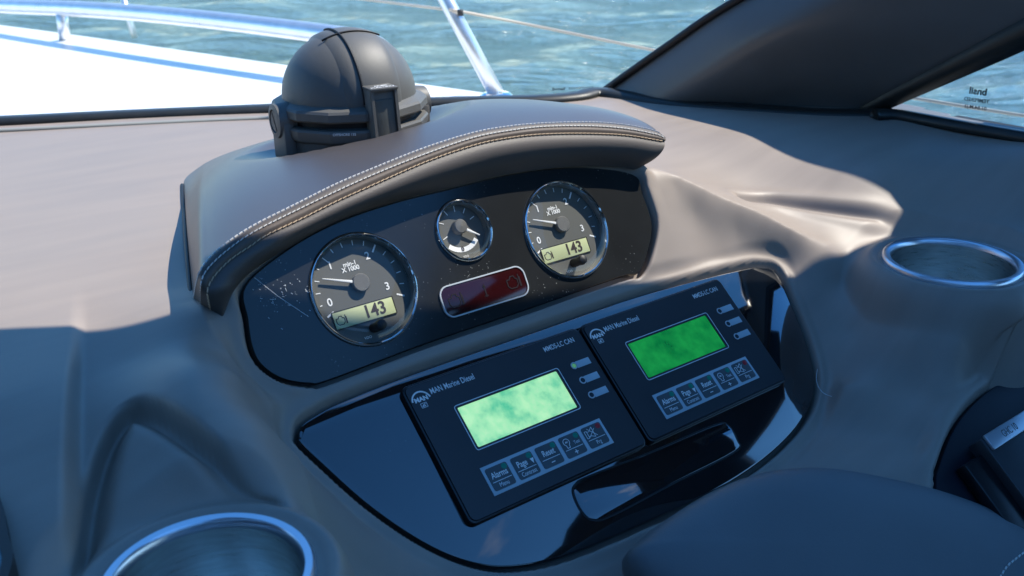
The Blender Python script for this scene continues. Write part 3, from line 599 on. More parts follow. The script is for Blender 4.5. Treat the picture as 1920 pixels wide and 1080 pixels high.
bpoly = np.array([b[:2] for b in BASE[1:]] + [onZ(1180, 160, 0)[:2], onZ(1300, 160, 0)[:2], onZ(1500, 160, 0)[:2], onZ(1640, 185, 0)[:2], onZ(1800, 222, 0)[:2], onZ(1920, 243, 0)[:2], onZ(2150, 282, 0)[:2], [1.3, 0.1], [-0.45, 0.0], [-0.45, 1.55]])
keep = inside(XYZ[..., 0], XYZ[..., 1], bpoly) & ~hole
nr, nc = U.shape
idx = np.arange(nr * nc).reshape(nr, nc)
q = np.stack([idx[:-1, :-1], idx[:-1, 1:], idx[1:, 1:], idx[1:, :-1]], -1).reshape(-1, 4)
kf = keep.ravel(); q = q[kf[q].all(1)]
used = np.unique(q); remap = -np.ones(nr * nc, int); remap[used] = np.arange(len(used))
dm = bpy.data.meshes.new('dashboard'); co = XYZ.reshape(-1, 3)[used]; q = remap[q]
dm.vertices.add(len(co)); dm.vertices.foreach_set('co', co.astype(np.float32).ravel())
dm.loops.add(q.size); dm.loops.foreach_set('vertex_index', q.ravel().astype(np.int32))
dm.polygons.add(len(q)); dm.polygons.foreach_set('loop_start', (np.arange(len(q)) * 4).astype(np.int32)); dm.polygons.foreach_set('loop_total', np.full(len(q), 4, np.int32))
dm.update(calc_edges=True); dm.validate(); dm.polygons.foreach_set('use_smooth', [True] * len(dm.polygons)); dm.materials.append(VINYL)
dash = bpy.data.objects.new('dashboard', dm); col.objects.link(dash)
tag(dash, 'sculpted taupe vinyl dashboard moulding below the windscreen, partly in blue shade', 'dashboard')

# ------------------------------------------------------------------ gauge panel
MG = frame(Go, Gx, Gy, Gn)
gp = thing('gauge_fascia', 'dusty black instrument fascia under the stitched leather hood, holding the round gauges', 'panel', MG)
GC = [(0.0, 0.0, 0.0459), (0.1056, 0.0260, 0.0273), (0.2111, 0.0037, 0.0459)]
circ = lambda x, y, r, n=48: [(x + r * math.cos(2 * math.pi * k / n), y + r * math.sin(2 * math.pi * k / n)) for k in range(n)]
gin = inset2(GPs, 0.0016)
sheet('face_plate', gin, [circ(x, y, r - 0.002) for x, y, r in GC], 0.0, SATIN_PLATE, gp)
N = len(gin); A = inset2(GPs, 0.0004); V = [(p[0], p[1], 0.0) for p in gin] + [(p[0], p[1], -0.002) for p in A] + [(p[0], p[1], -0.014) for p in A]
obj('plate_edge', V, [(i * N + k, i * N + (k + 1) % N, (i + 1) * N + (k + 1) % N, (i + 1) * N + k) for i in (0, 1) for k in range(N)], SATIN_PLATE, gp)
sc_ = []
for k in range(46):
    c_ = np.array([-0.066, 0.012]) + rng.normal(0, 1, 2) * np.array([0.011, 0.009]); a_ = R_(-42) + rng.normal(0, 0.5); l_ = abs(rng.normal(0, 0.0011)) + 0.0003
    sc_.append([c_, c_ + l_ * np.array([math.cos(a_), math.sin(a_)])])
sc_.append([(-0.083, 0.030), (-0.070, 0.012), (-0.052, -0.009)])
sf = strips('scuff_marks', sc_, 0.00032, 0.0002, PALE, gp); sf['kind'] = 'stuff'
rl = thing('warning_lamp_strip', 'dark red rounded warning lamp window with faint symbols between the gauges', 'warning light', frame(Go + Gx * 0.1062 + Gy * -0.0292 , Gx, Gy, Gn))
ro = rrect(-0.0437, -0.0132, 0.0437, 0.0132, 0.0085, 8)
slab('red_window', ro, 0.0002, 0.0010, RED_LENS, rl, 0.0004, bottom=False); ringband('window_rim', ro, 0.0012, 0.0002, 0.0017, CHROME if False else LED_RING, rl)
def engine_icon(parent, x, y, s, z, m, name='engine_symbol'):
    strips(name, [[(x - s, y - .5 * s), (x - s, y + .4 * s), (x - .5 * s, y + .4 * s), (x - .3 * s, y + .8 * s), (x + .3 * s, y + .8 * s), (x + .4 * s, y + .4 * s), (x + .75 * s, y + .3 * s), (x + .75 * s, y - .5 * s), (x + .4 * s, y - .9 * s), (x - .6 * s, y - .9 * s), (x - s, y - .5 * s)],
                  [(x + 1.05 * s, y - .9 * s), (x + 1.05 * s, y + .9 * s)], [(x + 1.2 * s, y - .9 * s), (x + 1.2 * s, y + .5 * s)]], s * .16, z, m, parent)
engine_icon(rl, -0.031, 0.0, 0.0062, 0.0013, RED_INK); engine_icon(rl, 0.030, 0.001, 0.0062, 0.0013, RED_INK)
strips('thermometer_symbol', [[(0, -.005), (0, .006)], [(-.0015, .004), (.0015, .004)], [(-.0015, -.004), (.0015, -.004)]], 0.0012, 0.0013, RED_INK, rl)

def gauge(name, label, cat, x, y, r, group=None):
    t = thing(name, label, cat, frame(Go + Gx * x + Gy * y, Gx, Gy, Gn), group)
    disc_obj('dial', r - 0.0028, -0.0070, DIAL, t)
    lathe_obj('inner_wall', [(r - 0.0028, -0.0072), (r - 0.0022, 0.0012)], STEEL, t)
    lathe_obj('bezel', [(r - 0.0024, 0.0004), (r - 0.0022, 0.0022), (r - 0.0012, 0.0030), (r - 0.0002, 0.0026), (r + 0.0006, 0.0012), (r + 0.0007, -0.001)], CHROME, t, 80)
    lathe_obj('lens', [(r - 0.0014, 0.0026), (r - 0.0030, 0.0044), (r - 0.0052, 0.0056), (r * 0.6, 0.0062), (r * 0.25, 0.0064), (0.00001, 0.0064)], LENS, t, 72, ang=80)
    return t
def needle(t, hx, hy, ang, r0, r1, w, z):
    d = np.array([math.cos(ang), math.sin(ang)]); n = np.array([-d[1], d[0]]); h = np.array([hx, hy])
    P = [h + d * r0 - n * w * .5, h + d * r1 - n * w * .18, h + d * r1 + n * w * .18, h + d * r0 + n * w * .5]
    slab('needle', P, z, z + 0.0012, WHITE, t, 0.0004)
def tachometer(label, x, y, val):
    t = gauge('tachometer', label, 'gauge', x, y, 0.0459, 'engine tachometers')
    zd = -0.0067; hx, hy = 0.0005, 0.006; ticks = []; thick = []
    a_0, a_3 = R_(205), R_(-25)
    for k in range(16):
        a = a_0 + (a_3 - a_0) * k / 15; d = np.array([math.cos(a), math.sin(a)]); c = np.array([hx, hy * .5])
        ro_, ri = (0.0385, 0.0315) if k % 5 == 0 else (0.0385, 0.0345)
        if k in (1, 4): ri = 0.0365
        (thick if k % 5 == 0 and k != 5 else ticks).append([c + d * ri, c + d * ro_])
    strips('scale_ticks', ticks, 0.0007, zd, WHITE, t); [strips('scale_mark', [q_], 0.0014, zd, WHITE, t) for q_ in thick]
    for s, nx, ny in (('0', -0.0288, -0.0026), ('1', -0.0190, 0.0255), ('2', 0.0146, 0.0258), ('3', 0.0232, -0.0022)):
        text('numeral', s, 0.0088, nx, ny, zd, WHITE, t, fat=0.018)
    text('unit_lettering', 'min-1', 0.0052, -0.0025, 0.0232, zd, WHITE, t, fat=0.03); text('unit_lettering', 'X 1000', 0.0052, -0.0030, 0.0190, zd, WHITE, t, fat=0.03)
    needle(t, hx, hy, math.atan2(0.0108, -0.0308), 0.006, 0.0325, 0.0024, -0.0042)
    lathe_obj('hub', [(0.0072, -0.0068), (0.0076, -0.0030), (0.0068, -0.0022), (0.00001, -0.0021)], HUB, t, 36, (hx, hy, 0))
    lc = box('lcd', -0.0303, -0.0247, -0.0069, 0.0236, -0.0113, -0.0062, LCD, t, 0.0003)
    ringband('lcd_frame', rrect(-0.0307, -0.0251, 0.0240, -0.0109, 0.0006, 2), 0.0006, -0.0069, -0.0060, RUBBER, t)
    text('lcd_digits', '143', 0.0145, 0.0058, -0.0180, -0.00605, LCD_INK, t, fat=0.02, sx=0.95)
    engine_icon(t, -0.0245, -0.0182, 0.0040, -0.00600, LCD_INK)
    lathe_obj('push_button', [(0.0042, -0.0068), (0.0042, 0.0030), (0.0046, 0.0062), (0.0040, 0.0092), (0.0024, 0.0102), (0.00001, 0.0105)], RUBBER, t, 28, (0.0006, -0.0312, 0))
    text('maker_lettering', 'VDO', 0.0030, -0.0068, -0.0375, zd, WHITE, t)
    return t
tachometer('round tachometer beside the pale scuffs, at the fascia end toward the inverted-V pocket', 0.0, 0.0, 143)
tachometer('round tachometer at the fascia end toward the long straight dash groove', 0.2111, 0.0037, 143)
sg = gauge('small_gauge', 'small round gauge with one white needle, between the two tachometers', 'gauge', 0.1056, 0.0260, 0.0273)
lathe_obj('hub', [(0.0062, -0.0068), (0.0064, -0.0008), (0.0056, 0.0), (0.00001, 0.0004)], COMPASS_M, sg, 32, (-0.0012, 0.0042, 0))
needle(sg, -0.0012, 0.0042, math.atan2(-0.0095, 0.0140), 0.005, 0.0200, 0.0026, -0.0030)
arc = [(-0.0012 + 0.0195 * math.cos(a), 0.0042 + 0.0195 * math.sin(a)) for a in np.linspace(R_(225), R_(318), 14)]
strips('white_arc', [arc], 0.0042, -0.0066, WHITE, sg)
strips('scale_ticks', [[(0.0195 * math.cos(a), 0.004 + 0.0195 * math.sin(a)), (0.0145 * math.cos(a), 0.004 + 0.0145 * math.sin(a))] for a in (R_(200), R_(155), R_(118), R_(85), R_(52), R_(20))], 0.0007, -0.0066, WHITE, sg)
text('numeral', '0', 0.0055, -0.003, -0.0148, -0.0063, LCD_INK, sg, fat=0.02); text('maker_lettering', 'VDO', 0.0026, -0.002, -0.0215, -0.0066, WHITE, sg)

# ------------------------------------------------------------------ lower panel and the two engine displays
ML = frame(Lo - Ln * 0.008, Lx, Ly, Ln)
lp = thing('lower_panel', 'glossy black kidney-shaped panel below the gauges, mirroring blue sky', 'panel', ML)
slab('face_plate', inset2(LPs, 0.0015), -0.010, 0.0, PIANO, lp, 0.0016, bottom=False)
slot_px = [(1074, 925), (1080, 907), (1104, 893), (1220, 848), (1340, 797), (1366, 799), (1382, 826), (1377, 848), (1260, 908), (1150, 966), (1112, 976), (1090, 960)]
SP = catmull([locL(onL(x, y, -0.008)) for x, y in slot_px], 5, True)
slab('blank_cover', inset2(SP, 0.0008), 0.0001, 0.0011, PIANO, lp, 0.0005, bottom=False)
ringband('cover_gap', SP, 0.0014, 0.00005, 0.0007, RUBBER, lp)

def display(label, ox, scr, led_on):
    m = frame(Lo + Lx * ox - Ln * 0.0080, Lx, Ly, Ln); t = thing('engine_display', label, 'display', m)
    W_, H_ = 0.1800, 0.1190; zf = 0.0092
    slab('housing', rrect(-0.0004, -H_ - 0.0004, W_ + 0.0004, 0.0004, 0.0065), 0.0001, 0.0082, CASE_EDGE, t, 0.0012)
    face = rrect(0.0018, -H_ + 0.0018, W_ - 0.0018, -0.0018, 0.0050)
    sw = rrect(0.0355, -0.0668, 0.1365, -0.0312, 0.0012, 3)
    sheet('front_plate', face, [list(sw)], zf, CASE, t)
    N = len(face); V = [(p[0], p[1], zf) for p in face] + [(p[0], p[1], 0.0078) for p in inset2(face, -0.0008)]
    obj('plate_edge', V, [(k, N + k, N + (k + 1) % N, (k + 1) % N) for k in range(N)], CASE_EDGE, t)
    N = len(sw); V = [(p[0], p[1], zf) for p in sw] + [(p[0], p[1], zf - 0.0030) for p in sw]
    obj('screen_wall', V, [(k, (k + 1) % N, N + (k + 1) % N, N + k) for k in range(N)], CASE_EDGE, t, False)
    # recess floor must clear the housing: the screen sits just over it
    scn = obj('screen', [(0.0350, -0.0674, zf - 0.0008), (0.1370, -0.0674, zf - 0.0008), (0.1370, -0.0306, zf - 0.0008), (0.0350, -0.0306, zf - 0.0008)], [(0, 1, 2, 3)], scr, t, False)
    ringband('screen_outline', rrect(0.0333, -0.0688, 0.1390, -0.0292, 0.0022, 4), 0.0007, zf - 0.0004, zf + 0.0002, PALE, t)
    text('model_lettering', 'MMDS-LC CAN', 0.0066, 0.1698, -0.0103, zf, PALE, t, 'RIGHT', sx=0.76, fat=0.01)
    text('maker_lettering', 'MAN Marine Diesel', 0.0072, 0.0210, -0.0113, zf, PALE, t, 'LEFT', sx=0.72, fat=0.008)
    arcp = [(0.0112 + 0.0080 * math.cos(a), -0.0160 + 0.0080 * math.sin(a)) for a in np.linspace(R_(172), R_(8), 14)]
    strips('logo_arch', [arcp], 0.0013, zf + 0.0002, WHITE, t); text('logo_lettering', 'MAN', 0.0052, 0.0112, -0.0145, zf, WHITE, t, fat=0.045, sx=1.05)
    ringband('logo_badge', rrect(0.0085, -0.0217, 0.0137, -0.0180, 0.0003, 2), 0.0004, zf - 0.0002, zf + 0.0002, PALE, t)
    strips('logo_badge', [[(0.0093, -0.0209), (0.0104, -0.0196), (0.0126, -0.0188)], [(0.0100, -0.0206), (0.0124, -0.0204)]], 0.0007, zf + 0.0002, PALE, t)
    for k, yy in enumerate((-0.0325, -0.0472, -0.0618)):
        ld = lathe_obj('status_light', [(0.0033, 0.0), (0.0033, 0.0005), (0.0022, 0.0005)], LED_RING, t, 28, (0.1552, yy, zf - 0.0002))
        disc_obj('lamp_dot', 0.0021, zf + 0.0001, LED_ON if (k == 0 and led_on) else LED_OFF, ld, (0.1552, yy), 24)
        tg = slab('status_tag', [(0.1578, yy - 0.0032), (0.1728, yy - 0.0032), (0.1728, yy + 0.0030), (0.1578, yy + 0.0030)], zf - 0.0003, zf + 0.0003, KEYPAD, t, 0.0001, bottom=False)
        text('tag_lettering', ('Power', 'Alarm', 'Failure')[k], 0.0034, 0.1655, yy, zf + 0.0002, PALE, tg)
    kp = slab('keypad', [(0.0276, -0.1064), (0.1498, -0.1062), (0.1494, -0.0826), (0.0276, -0.0824)], zf - 0.0003, zf + 0.0004, KEYPAD, t, 0.0002, bottom=False)
    zk = zf + 0.0010
    for k in range(5):
        cx = 0.0402 + k * 0.02415; cy = -0.0944
        key = slab('key', rrect(cx - 0.0102, cy - 0.0094, cx + 0.0102, cy + 0.0094, 0.0019, 4), zf + 0.0003, zk, KEY, t, 0.0004, bottom=False)
        slab('key_dot', rrect(cx + 0.0042, cy + 0.0040, cx + 0.0091, cy + 0.0086, 0.0021, 4), zk - 0.0002, zk + 0.0002, RED_DOT if k == 4 else GREEN_DOT, key, 0.0001, bottom=False)
        strips('key_line', [[(cx - 0.0088, cy - 0.0027), (cx + 0.0088, cy - 0.0027)]], 0.0005, zk + 0.00015, PALE, key)
        up_, dn = (('Alarms', 'Menu'), ('Page', 'Contrast'), ('Reset', '-'), ('', '+'), ('', 'Prg'))[k]
        if up_: text('key_lettering', up_, 0.0072, cx - (0.0022 if k == 1 else 0.0), cy + 0.0022, zk, WHITE, key, sx=0.74, fat=0.012)
        if k in (2, 3): strips('key_sign', [[(cx - 0.0018, cy - 0.0062), (cx + 0.0018, cy - 0.0062)]] + ([[(cx, cy - 0.0044), (cx, cy - 0.0080)]] if k == 3 else []), 0.0007, zk + 0.00015, WHITE, key)
        else: text('key_lettering', dn, 0.0050, cx, cy - 0.0062, zk, PALE, key, sx=0.8)
        if k == 1: obj('page_arrow', [(cx + 0.0058, cy + 0.0035, zk + 0.0002), (cx + 0.0094, cy + 0.0035, zk + 0.0002), (cx + 0.0076, cy - 0.0010, zk + 0.0002)], [(0, 2, 1)], WHITE, key, False)
        if k == 3:
            b_ = [(cx - 0.0046 + 0.0030 * math.cos(a), cy + 0.0038 + 0.0030 * math.sin(a)) for a in np.linspace(R_(-60), R_(240), 12)]
            strips('bulb_symbol', [b_ + [(cx - 0.0060, cy - 0.0012), (cx - 0.0033, cy - 0.0012), b_[0]], [(cx - 0.0058, cy + 0.003), (cx - 0.005, cy + 0.0045), (cx - 0.0042, cy + 0.003), (cx - 0.0034, cy + 0.0045)]], 0.0005, zk + 0.00015, WHITE, key)
            text('key_lettering', 'Test', 0.0040, cx + 0.0048, cy + 0.0012, zk, PALE, key, sx=0.85)
        if k == 4:
            strips('muted_horn_symbol', [[(cx - 0.0086, cy + 0.0056), (cx - 0.0086, cy - 0.0006), (cx - 0.0064, cy - 0.0006), (cx - 0.0064, cy + 0.0056), (cx - 0.0086, cy + 0.0056)], [(cx - 0.0064, cy + 0.0046), (cx - 0.0040, cy + 0.0046), (cx - 0.0002, cy + 0.0076), (cx - 0.0002, cy - 0.0012), (cx - 0.0040, cy + 0.0006), (cx - 0.0064, cy + 0.0006)], [(cx - 0.0058, cy - 0.0002), (cx + 0.0020, cy + 0.0058)], [(cx - 0.0050, cy + 0.0072), (cx + 0.0022, cy - 0.0008)]], 0.00045, zk + 0.00015, WHITE, key)
    return t
display('engine display with green screen painted pale like mirrored sky, its green status light lit, beside the blue-mirroring panel end', 0.0, SCREEN_A, True)
display('engine display with deep green screen, beside the black end of the glossy panel', 0.1833, SCREEN_B, False)

# ------------------------------------------------------------------ leather hood over the gauges
lipU_px = [(366, 548), (372, 518), (390, 488), (425, 457), (475.6, 424), (553, 385), (631, 346), (709, 313), (800, 277), (887, 250), (953, 238), (1020, 232), (1107, 230), (1173, 235), (1223, 245), (1238, 251), (1247, 260)]
lipS_px = [(380, 568), (377, 540), (386, 511), (421, 476), (475.6, 437), (553, 398), (631, 361), (709, 326), (800, 290), (887, 260), (953, 247), (1020, 239), (1107, 238), (1173, 243), (1223, 252), (1240, 257), (1247, 262)]
lip3_px = [(396, 580), (389, 553), (398, 525), (433, 488), (472, 462), (503, 441), (569, 410), (631, 379), (709, 344), (800, 304), (887, 274), (953, 260), (1020, 253), (1107, 252), (1173, 255), (1225, 263), (1242, 266), (1246, 265)]
NS = 120
U1 = resample(catmull([onZ(362, 566, -0.002)] + [onG(x, y, 0.0175) for x, y in lipU_px[1:]], 6), NS)
S2 = resample(catmull([onZ(378, 584, -0.003)] + [onG(x, y, 0.0235) for x, y in lipS_px[1:]], 6), NS)
S3 = resample(catmull([onZ(398, 594, -0.004)] + [onG(x, y, 0.023) for x, y in lip3_px[1:]], 6), NS)
plt_px = [(420, 592), (432, 560), (448, 532), (480, 503), (540, 465), (634, 414), (740, 378), (842, 352), (960, 325), (1080, 312), (1160, 313), (1188, 318), (1203, 312)]
P4 = resample(catmull([onG(x, y, 0.003) for x, y in plt_px], 6), NS)
back_xy = [(0.322, 1.005), (0.345, 1.05), (0.42, 1.11), (0.55, 1.13), (0.66, 1.07), (0.735, 0.98), (0.755, 0.86), (0.725, 0.76), (0.685, 0.725)]
bk = resample(catmull(back_xy, 8), NS); B0 = np.c_[bk, np.interp(np.arange(NS), (0, NS * 0.8, NS - 1), (-0.004, -0.004, 0.020))]
ROLL = mat('matte_leather_roll', (0.10, 0.085, 0.076), 0.55, vary=(20, 0.12), bump=(650, 0.25, 0.0006))
hood = thing('instrument_hood', 'dark padded leather hood with pale stitching arching over the gauges', 'instrument hood', Matrix.Translation((0, 0, 0)))
V = []; rows = 0; NT = 40
for i in range(NS):
    p = U1[i]; b_ = B0[i]; sec = []
    for k in range(NT + 1):
        t = k / NT; xy = p[:2] * (1 - t) + b_[:2] * t
        z = p[2] + 0.010 * math.sin(math.pi * min(1, t * 1.4)) * 0.6 - (p[2] - b_[2]) * (t ** 2.3)
        sec.append(np.array([xy[0], xy[1], z]))
    V += sec
M1 = NT + 1
# sunken seat for the compass
CC = np.array([0.452, 0.862]); V = np.array(V)
rr = np.hypot(V[:, 0] - CC[0], V[:, 1] - CC[1]); V[:, 2] -= 0.020 * smooth(0.125, 0.068, rr)
Fc = [(i * M1 + k, i * M1 + k + 1, (i + 1) * M1 + k + 1, (i + 1) * M1 + k) for i in range(NS - 1) for k in range(NT)]
top = obj('leather_top', V, Fc, LEATHER, hood)
# front roll: top edge -> seam -> lower stitch -> curved underside -> panel
V = []; mid = (S3 + P4) / 2 - Gn * -0.004
for i in range(NS):
    a, b_, c, d = U1[i], S2[i], S3[i], P4[i]
    V += [a, (a + b_) / 2 + Gn * 0.0018 + Gy * 0.0008, b_ - Gn * 0.0006]
MR = 3; Fc = [(i * MR + k, (i + 1) * MR + k, (i + 1) * MR + k + 1, i * MR + k + 1) for i in range(NS - 1) for k in range(MR - 1)]
obj('front_roll', V, Fc, ROLL, hood)
V = []
for i in range(NS): b_, c = S2[i], S3[i]; V += [b_ - Gn * 0.0006, b_ * .75 + c * .25 + Gn * 0.0014, b_ * .45 + c * .55 + Gn * 0.0018, c + Gn * 0.0]
Fc = [(i * 4 + k, (i + 1) * 4 + k, (i + 1) * 4 + k + 1, i * 4 + k + 1) for i in range(NS - 1) for k in range(3)]
obj('edge_band', V, Fc, LEATHER_BAND, hood)
V = []; KU = 10
for i in range(NS):
    c, d = S3[i], P4[i]
    for k in range(KU + 1):
        t = k / KU; V.append(c * (1 - t) + d * t + Gn * (0.012 * math.sin(math.pi * t) ** 1.0 * (1 - t)) - Gy * 0.004 * math.sin(math.pi * t))
M1 = KU + 1; Fc = [(i * M1 + k, (i + 1) * M1 + k, (i + 1) * M1 + k + 1, i * M1 + k + 1) for i in range(NS - 1) for k in range(KU)]
obj('underside', V, Fc, ROLL, hood)
# closed ends: cheeks from the roll down to the dash
i = 0; loop = [U1[i], S2[i], S3[i], (S3[i] + P4[i]) / 2, P4[i], onZ(405, 600, -0.012), P4[i] - Gn * 0.03, np.array([B0[i][0], B0[i][1], -0.02])]
obj('end_cheek', loop, [tuple(range(len(loop)))], LEATHER, hood, False)
i = NS - 1; loop = [S2[i], P4[i], P4[i] - Gn * 0.03, B0[i] - np.array([0, 0, 0.02]), B0[i]]
obj('end_cheek', loop, [tuple(range(len(loop)))], LEATHER, hood, False)
edge_path = [np.array([p[0], p[1], p[2]]) for p in (np.array(obj_v.co) for obj_v in top.data.vertices[:NT + 1])]
tube('base_piping', [p + np.array([-0.001, 0, 0.001]) for p in edge_path], 0.0020, RUBBER, hood, 8)
def stitches(name, path, m, parent, off, pitch=0.0042, ln=0.0031, w=0.00072, nrm=Gn):
    P = np.array(path); d = np.r_[0, np.cumsum(np.linalg.norm(np.diff(P, axis=0), axis=1))]; bm = bmesh.new()
    for s in np.arange(pitch, d[-1] - pitch, pitch):
        c = np.array([np.interp(s, d, P[:, k]) for k in range(3)]); e = np.array([np.interp(s + 0.001, d, P[:, k]) for k in range(3)])
        x = (e - c) / np.linalg.norm(e - c); y = np.cross(nrm, x); y /= np.linalg.norm(y); z = np.cross(x, y)
        x = x + y * 0.12
        M4 = frame(c + z * off, x, y, z); v = box_bm(bm, -ln / 2, -w / 2, -0.0005, ln / 2, w / 2, 0.0006, M4)
    o = bm_obj(name, bm, m, parent); o['kind'] = 'stuff'; return o
Ut = U1 + (Gn * 0.35 + Gy * 0.93) * 0.0003
stitches('stitching', Ut, WHITE_THREAD, hood, 0.0002, nrm=np.array([0, -0.1, 0.99]))
stitches('stitching', S2 + (U1 - S2) * 0.18, WHITE_THREAD, hood, 0.0009, nrm=Gn)
stitches('stitching', S3 + (S2 - S3) * 0.10, TAN_THREAD, hood, 0.0008, pitch=0.0046, ln=0.0038, nrm=Gn)

# ------------------------------------------------------------------ compass
CZ = 0.0725
cm = thing('compass', 'black domed marine compass with closed hinged cover, set in the leather hood', 'compass', Matrix.Translation((CC[0], CC[1], CZ)) @ Matrix.Rotation(R_(-5), 4, 'Z'))
RD = 0.0655
lathe_obj('base_body', [(0.060, -0.070), (0.0695, -0.068), (0.0700, -0.004), (0.0715, -0.001)], COMPASS_M, cm, 72)
lathe_obj('base_ring', [(0.0700, -0.010), (0.0750, -0.006), (0.0765, -0.002), (0.0768, 0.003), (0.0755, 0.005), (0.066, 0.006)], COMPASS_M, cm, 14, ang=20)
lathe_obj('shadow_gap', [(0.066, 0.004), (0.0655, 0.016)], RUBBER, cm, 48)
lathe_obj('cover_rim', [(0.064, 0.0125), (0.0745, 0.0122), (0.0765, 0.0140), (0.0762, 0.0205), (0.0745, 0.0228), (0.0660, 0.0262)], COMPASS_M, cm, 14, ang=20)
prof = [(RD * math.cos(a), 0.0245 + 0.0635 * math.sin(a)) for a in np.linspace(0, math.pi / 2 - 1e-4, 24)]
lathe_obj('dome', prof, COMPASS_M, cm, 72, ang=60)
# raised centre strap over the dome, front to back
V = []; Fc = []; na, nx = 48, 10; wst = 0.030
for i in range(na + 1):
    a = math.pi * i / na
    for k in range(nx + 1):
        x = -wst + 2 * wst * k / nx; rr_ = math.sqrt(RD ** 2 - x ** 2); lift = 0.0016 if 0 < k < nx else -0.0008
        V.append((x * (1.0 + (0.03 if 0 < k < nx else 0)), -(rr_ + lift) * math.cos(a), 0.0245 + (rr_ * 0.0635 / RD + lift) * math.sin(a)))
for i in range(na):
    for k in range(nx): Fc.append((i * (nx + 1) + k, i * (nx + 1) + k + 1, (i + 1) * (nx + 1) + k + 1, (i + 1) * (nx + 1) + k))
sharp(obj('centre_strap', V, Fc, COMPASS_M, cm), 30)
xs_ = -0.0135; rr_ = math.sqrt(RD ** 2 - xs_ ** 2) + 0.0024
tube('strap_seam', [(xs_, -rr_ * math.cos(a), 0.0245 + rr_ * 0.0635 / RD * math.sin(a)) for a in np.linspace(0.05, 1.85, 30)], 0.0011, RUBBER, cm, 6)
ac = 1.32; tube('strap_seam', [(x, -(math.sqrt(RD ** 2 - x * x) + .0024) * math.cos(ac), 0.0245 + (math.sqrt(RD ** 2 - x * x) + .0024) * 0.0635 / RD * math.sin(ac)) for x in np.linspace(-0.030, 0.029, 14)], 0.0010, RUBBER, cm, 6)
for s in (-1, 1):
    V, Fc = lathe([(0.0, 0.0068), (0.0095, 0.0068), (0.0100, 0.0060), (0.0108, 0.0060), (0.0112, 0.0075), (0.0160, 0.0066), (0.0170, 0.0), (0.0170, -0.010)], 32)
    Mh = Matrix.Translation((s * 0.0735, -0.004, 0.0095)) @ Matrix.Rotation(s * math.pi / 2, 4, 'Y')
    h = obj('hinge_boss', [Mh @ Vector(v) for v in V], Fc, COMPASS_M, cm); sharp(h, 40)
    bm = bmesh.new(); box_bm(bm, -0.009, -0.0012, 0.0068, 0.009, 0.0012, 0.0072, Mh @ Matrix.Rotation(R_(30), 4, 'Z')); bm_obj('screw_slot', bm, RUBBER, h)
    box('hinge_arm', s * 0.0720 - 0.006, -0.022, -0.030, s * 0.0720 + 0.006, 0.013, 0.010, COMPASS_M, cm, 0.003)
lt = slab('latch_frame', rrect(-0.0135, -0.012, 0.0135, 0.046, 0.002, 3), 0.0, 0.0135, COMPASS_M, cm, 0.0015)
LM = frame((0, -0.0690, -0.002), (1, 0, 0), (0, 0.10, 0.995), (0, -0.995, 0.10)); lt.matrix_local = LM
li = slab('latch_tongue', rrect(-0.0095, -0.0105, 0.0095, 0.034, 0.0012, 3), 0.012, 0.0150, COMPASS_L, cm, 0.0008); li.matrix_local = LM
lr = ringband('latch_lip', rrect(-0.0118, -0.012, 0.0118, 0.0430, 0.0015, 3), 0.0028, 0.012, 0.0172, COMPASS_M, cm); lr.matrix_local = LM
lw = box('latch_wedge', -0.0140, -0.0835, 0.0420, 0.0140, -0.0560, 0.0445, COMPASS_M, cm, 0.0008)
text('brand_lettering', 'PLASTIMO', 0.0054, 0, -0.0785, 0.0446, WHITE, cm, sx=0.95, fat=0.03)
strips('brand_emblem', [[(-0.006, -0.0742), (0.006, -0.0742)], [(-0.0055, -0.0725), (-0.0015, -0.0725)], [(0.0012, -0.0725), (0.006, -0.0725)], [(-0.0035, -0.0762), (-0.0035, -0.072)], [(0.006, -0.0755), (0.006, -0.072)]], 0.0014, 0.0450, WHITE, cm)
bt = text('brand_lettering', 'PLASTIMO', 0.0052, 0, -0.0235, 0.0006, PALE, cm, sx=0.95, fat=0.02); BM = frame((0.002, -0.0705, 0.0), (1, 0, 0), (0, 0, 1), (0, -1, 0)); bt.matrix_local = BM
be = strips('brand_emblem', [[(-0.005, -0.018), (-0.005, -0.0125)], [(-0.001, -0.0175), (0.005, -0.0175), (0.006, -0.0125)], [(-0.001, -0.0175), (-0.001, -0.0125)]], 0.0016, 0.0008, PALE, cm); be.matrix_local = BM
bw = text('ring_lettering', 'OFFSHORE 135', 0.0034, 0, 0.0004, 0.0, PALE, cm, sx=0.95, fat=0.02); bw.matrix_local = frame((-0.036, -0.0668, 0.0022), (0.88, -0.47, 0), (0, 0, 1), (-0.47, -0.88, 0))

# ------------------------------------------------------------------ cup holders
def cup(label, c):
    R = c['R']; t = thing('cup_holder', label, 'cup holder', Matrix.Translation(tuple(c['c'])))
    lathe_obj('rim', [(R + 0.0004, -0.004), (R, 0.0006), (R - 0.0012, 0.0022), (R * 0.97, 0.0030), (R * 0.90, 0.0026), (R * 0.875, 0.0010), (R * 0.865, -0.004)], RIM, t, 96)
    lathe_obj('cup_wall', [(R * 0.865, -0.003), (R * 0.855, -0.030), (R * 0.84, -0.066), (R * 0.80, -0.072)], STEEL, t, 72)
    lathe_obj('cup_floor', [(R * 0.80, -0.072), (R * 0.78, -0.070), (R * 0.3, -0.071), (0.00001, -0.071)], STEEL, t, 48)
cup('polished steel cup holder in the shaded end of the dash near the side window', CUPS[0])
cup('large satin-rimmed cup holder inside the pocket with the inverted-V groove', CUPS[1])

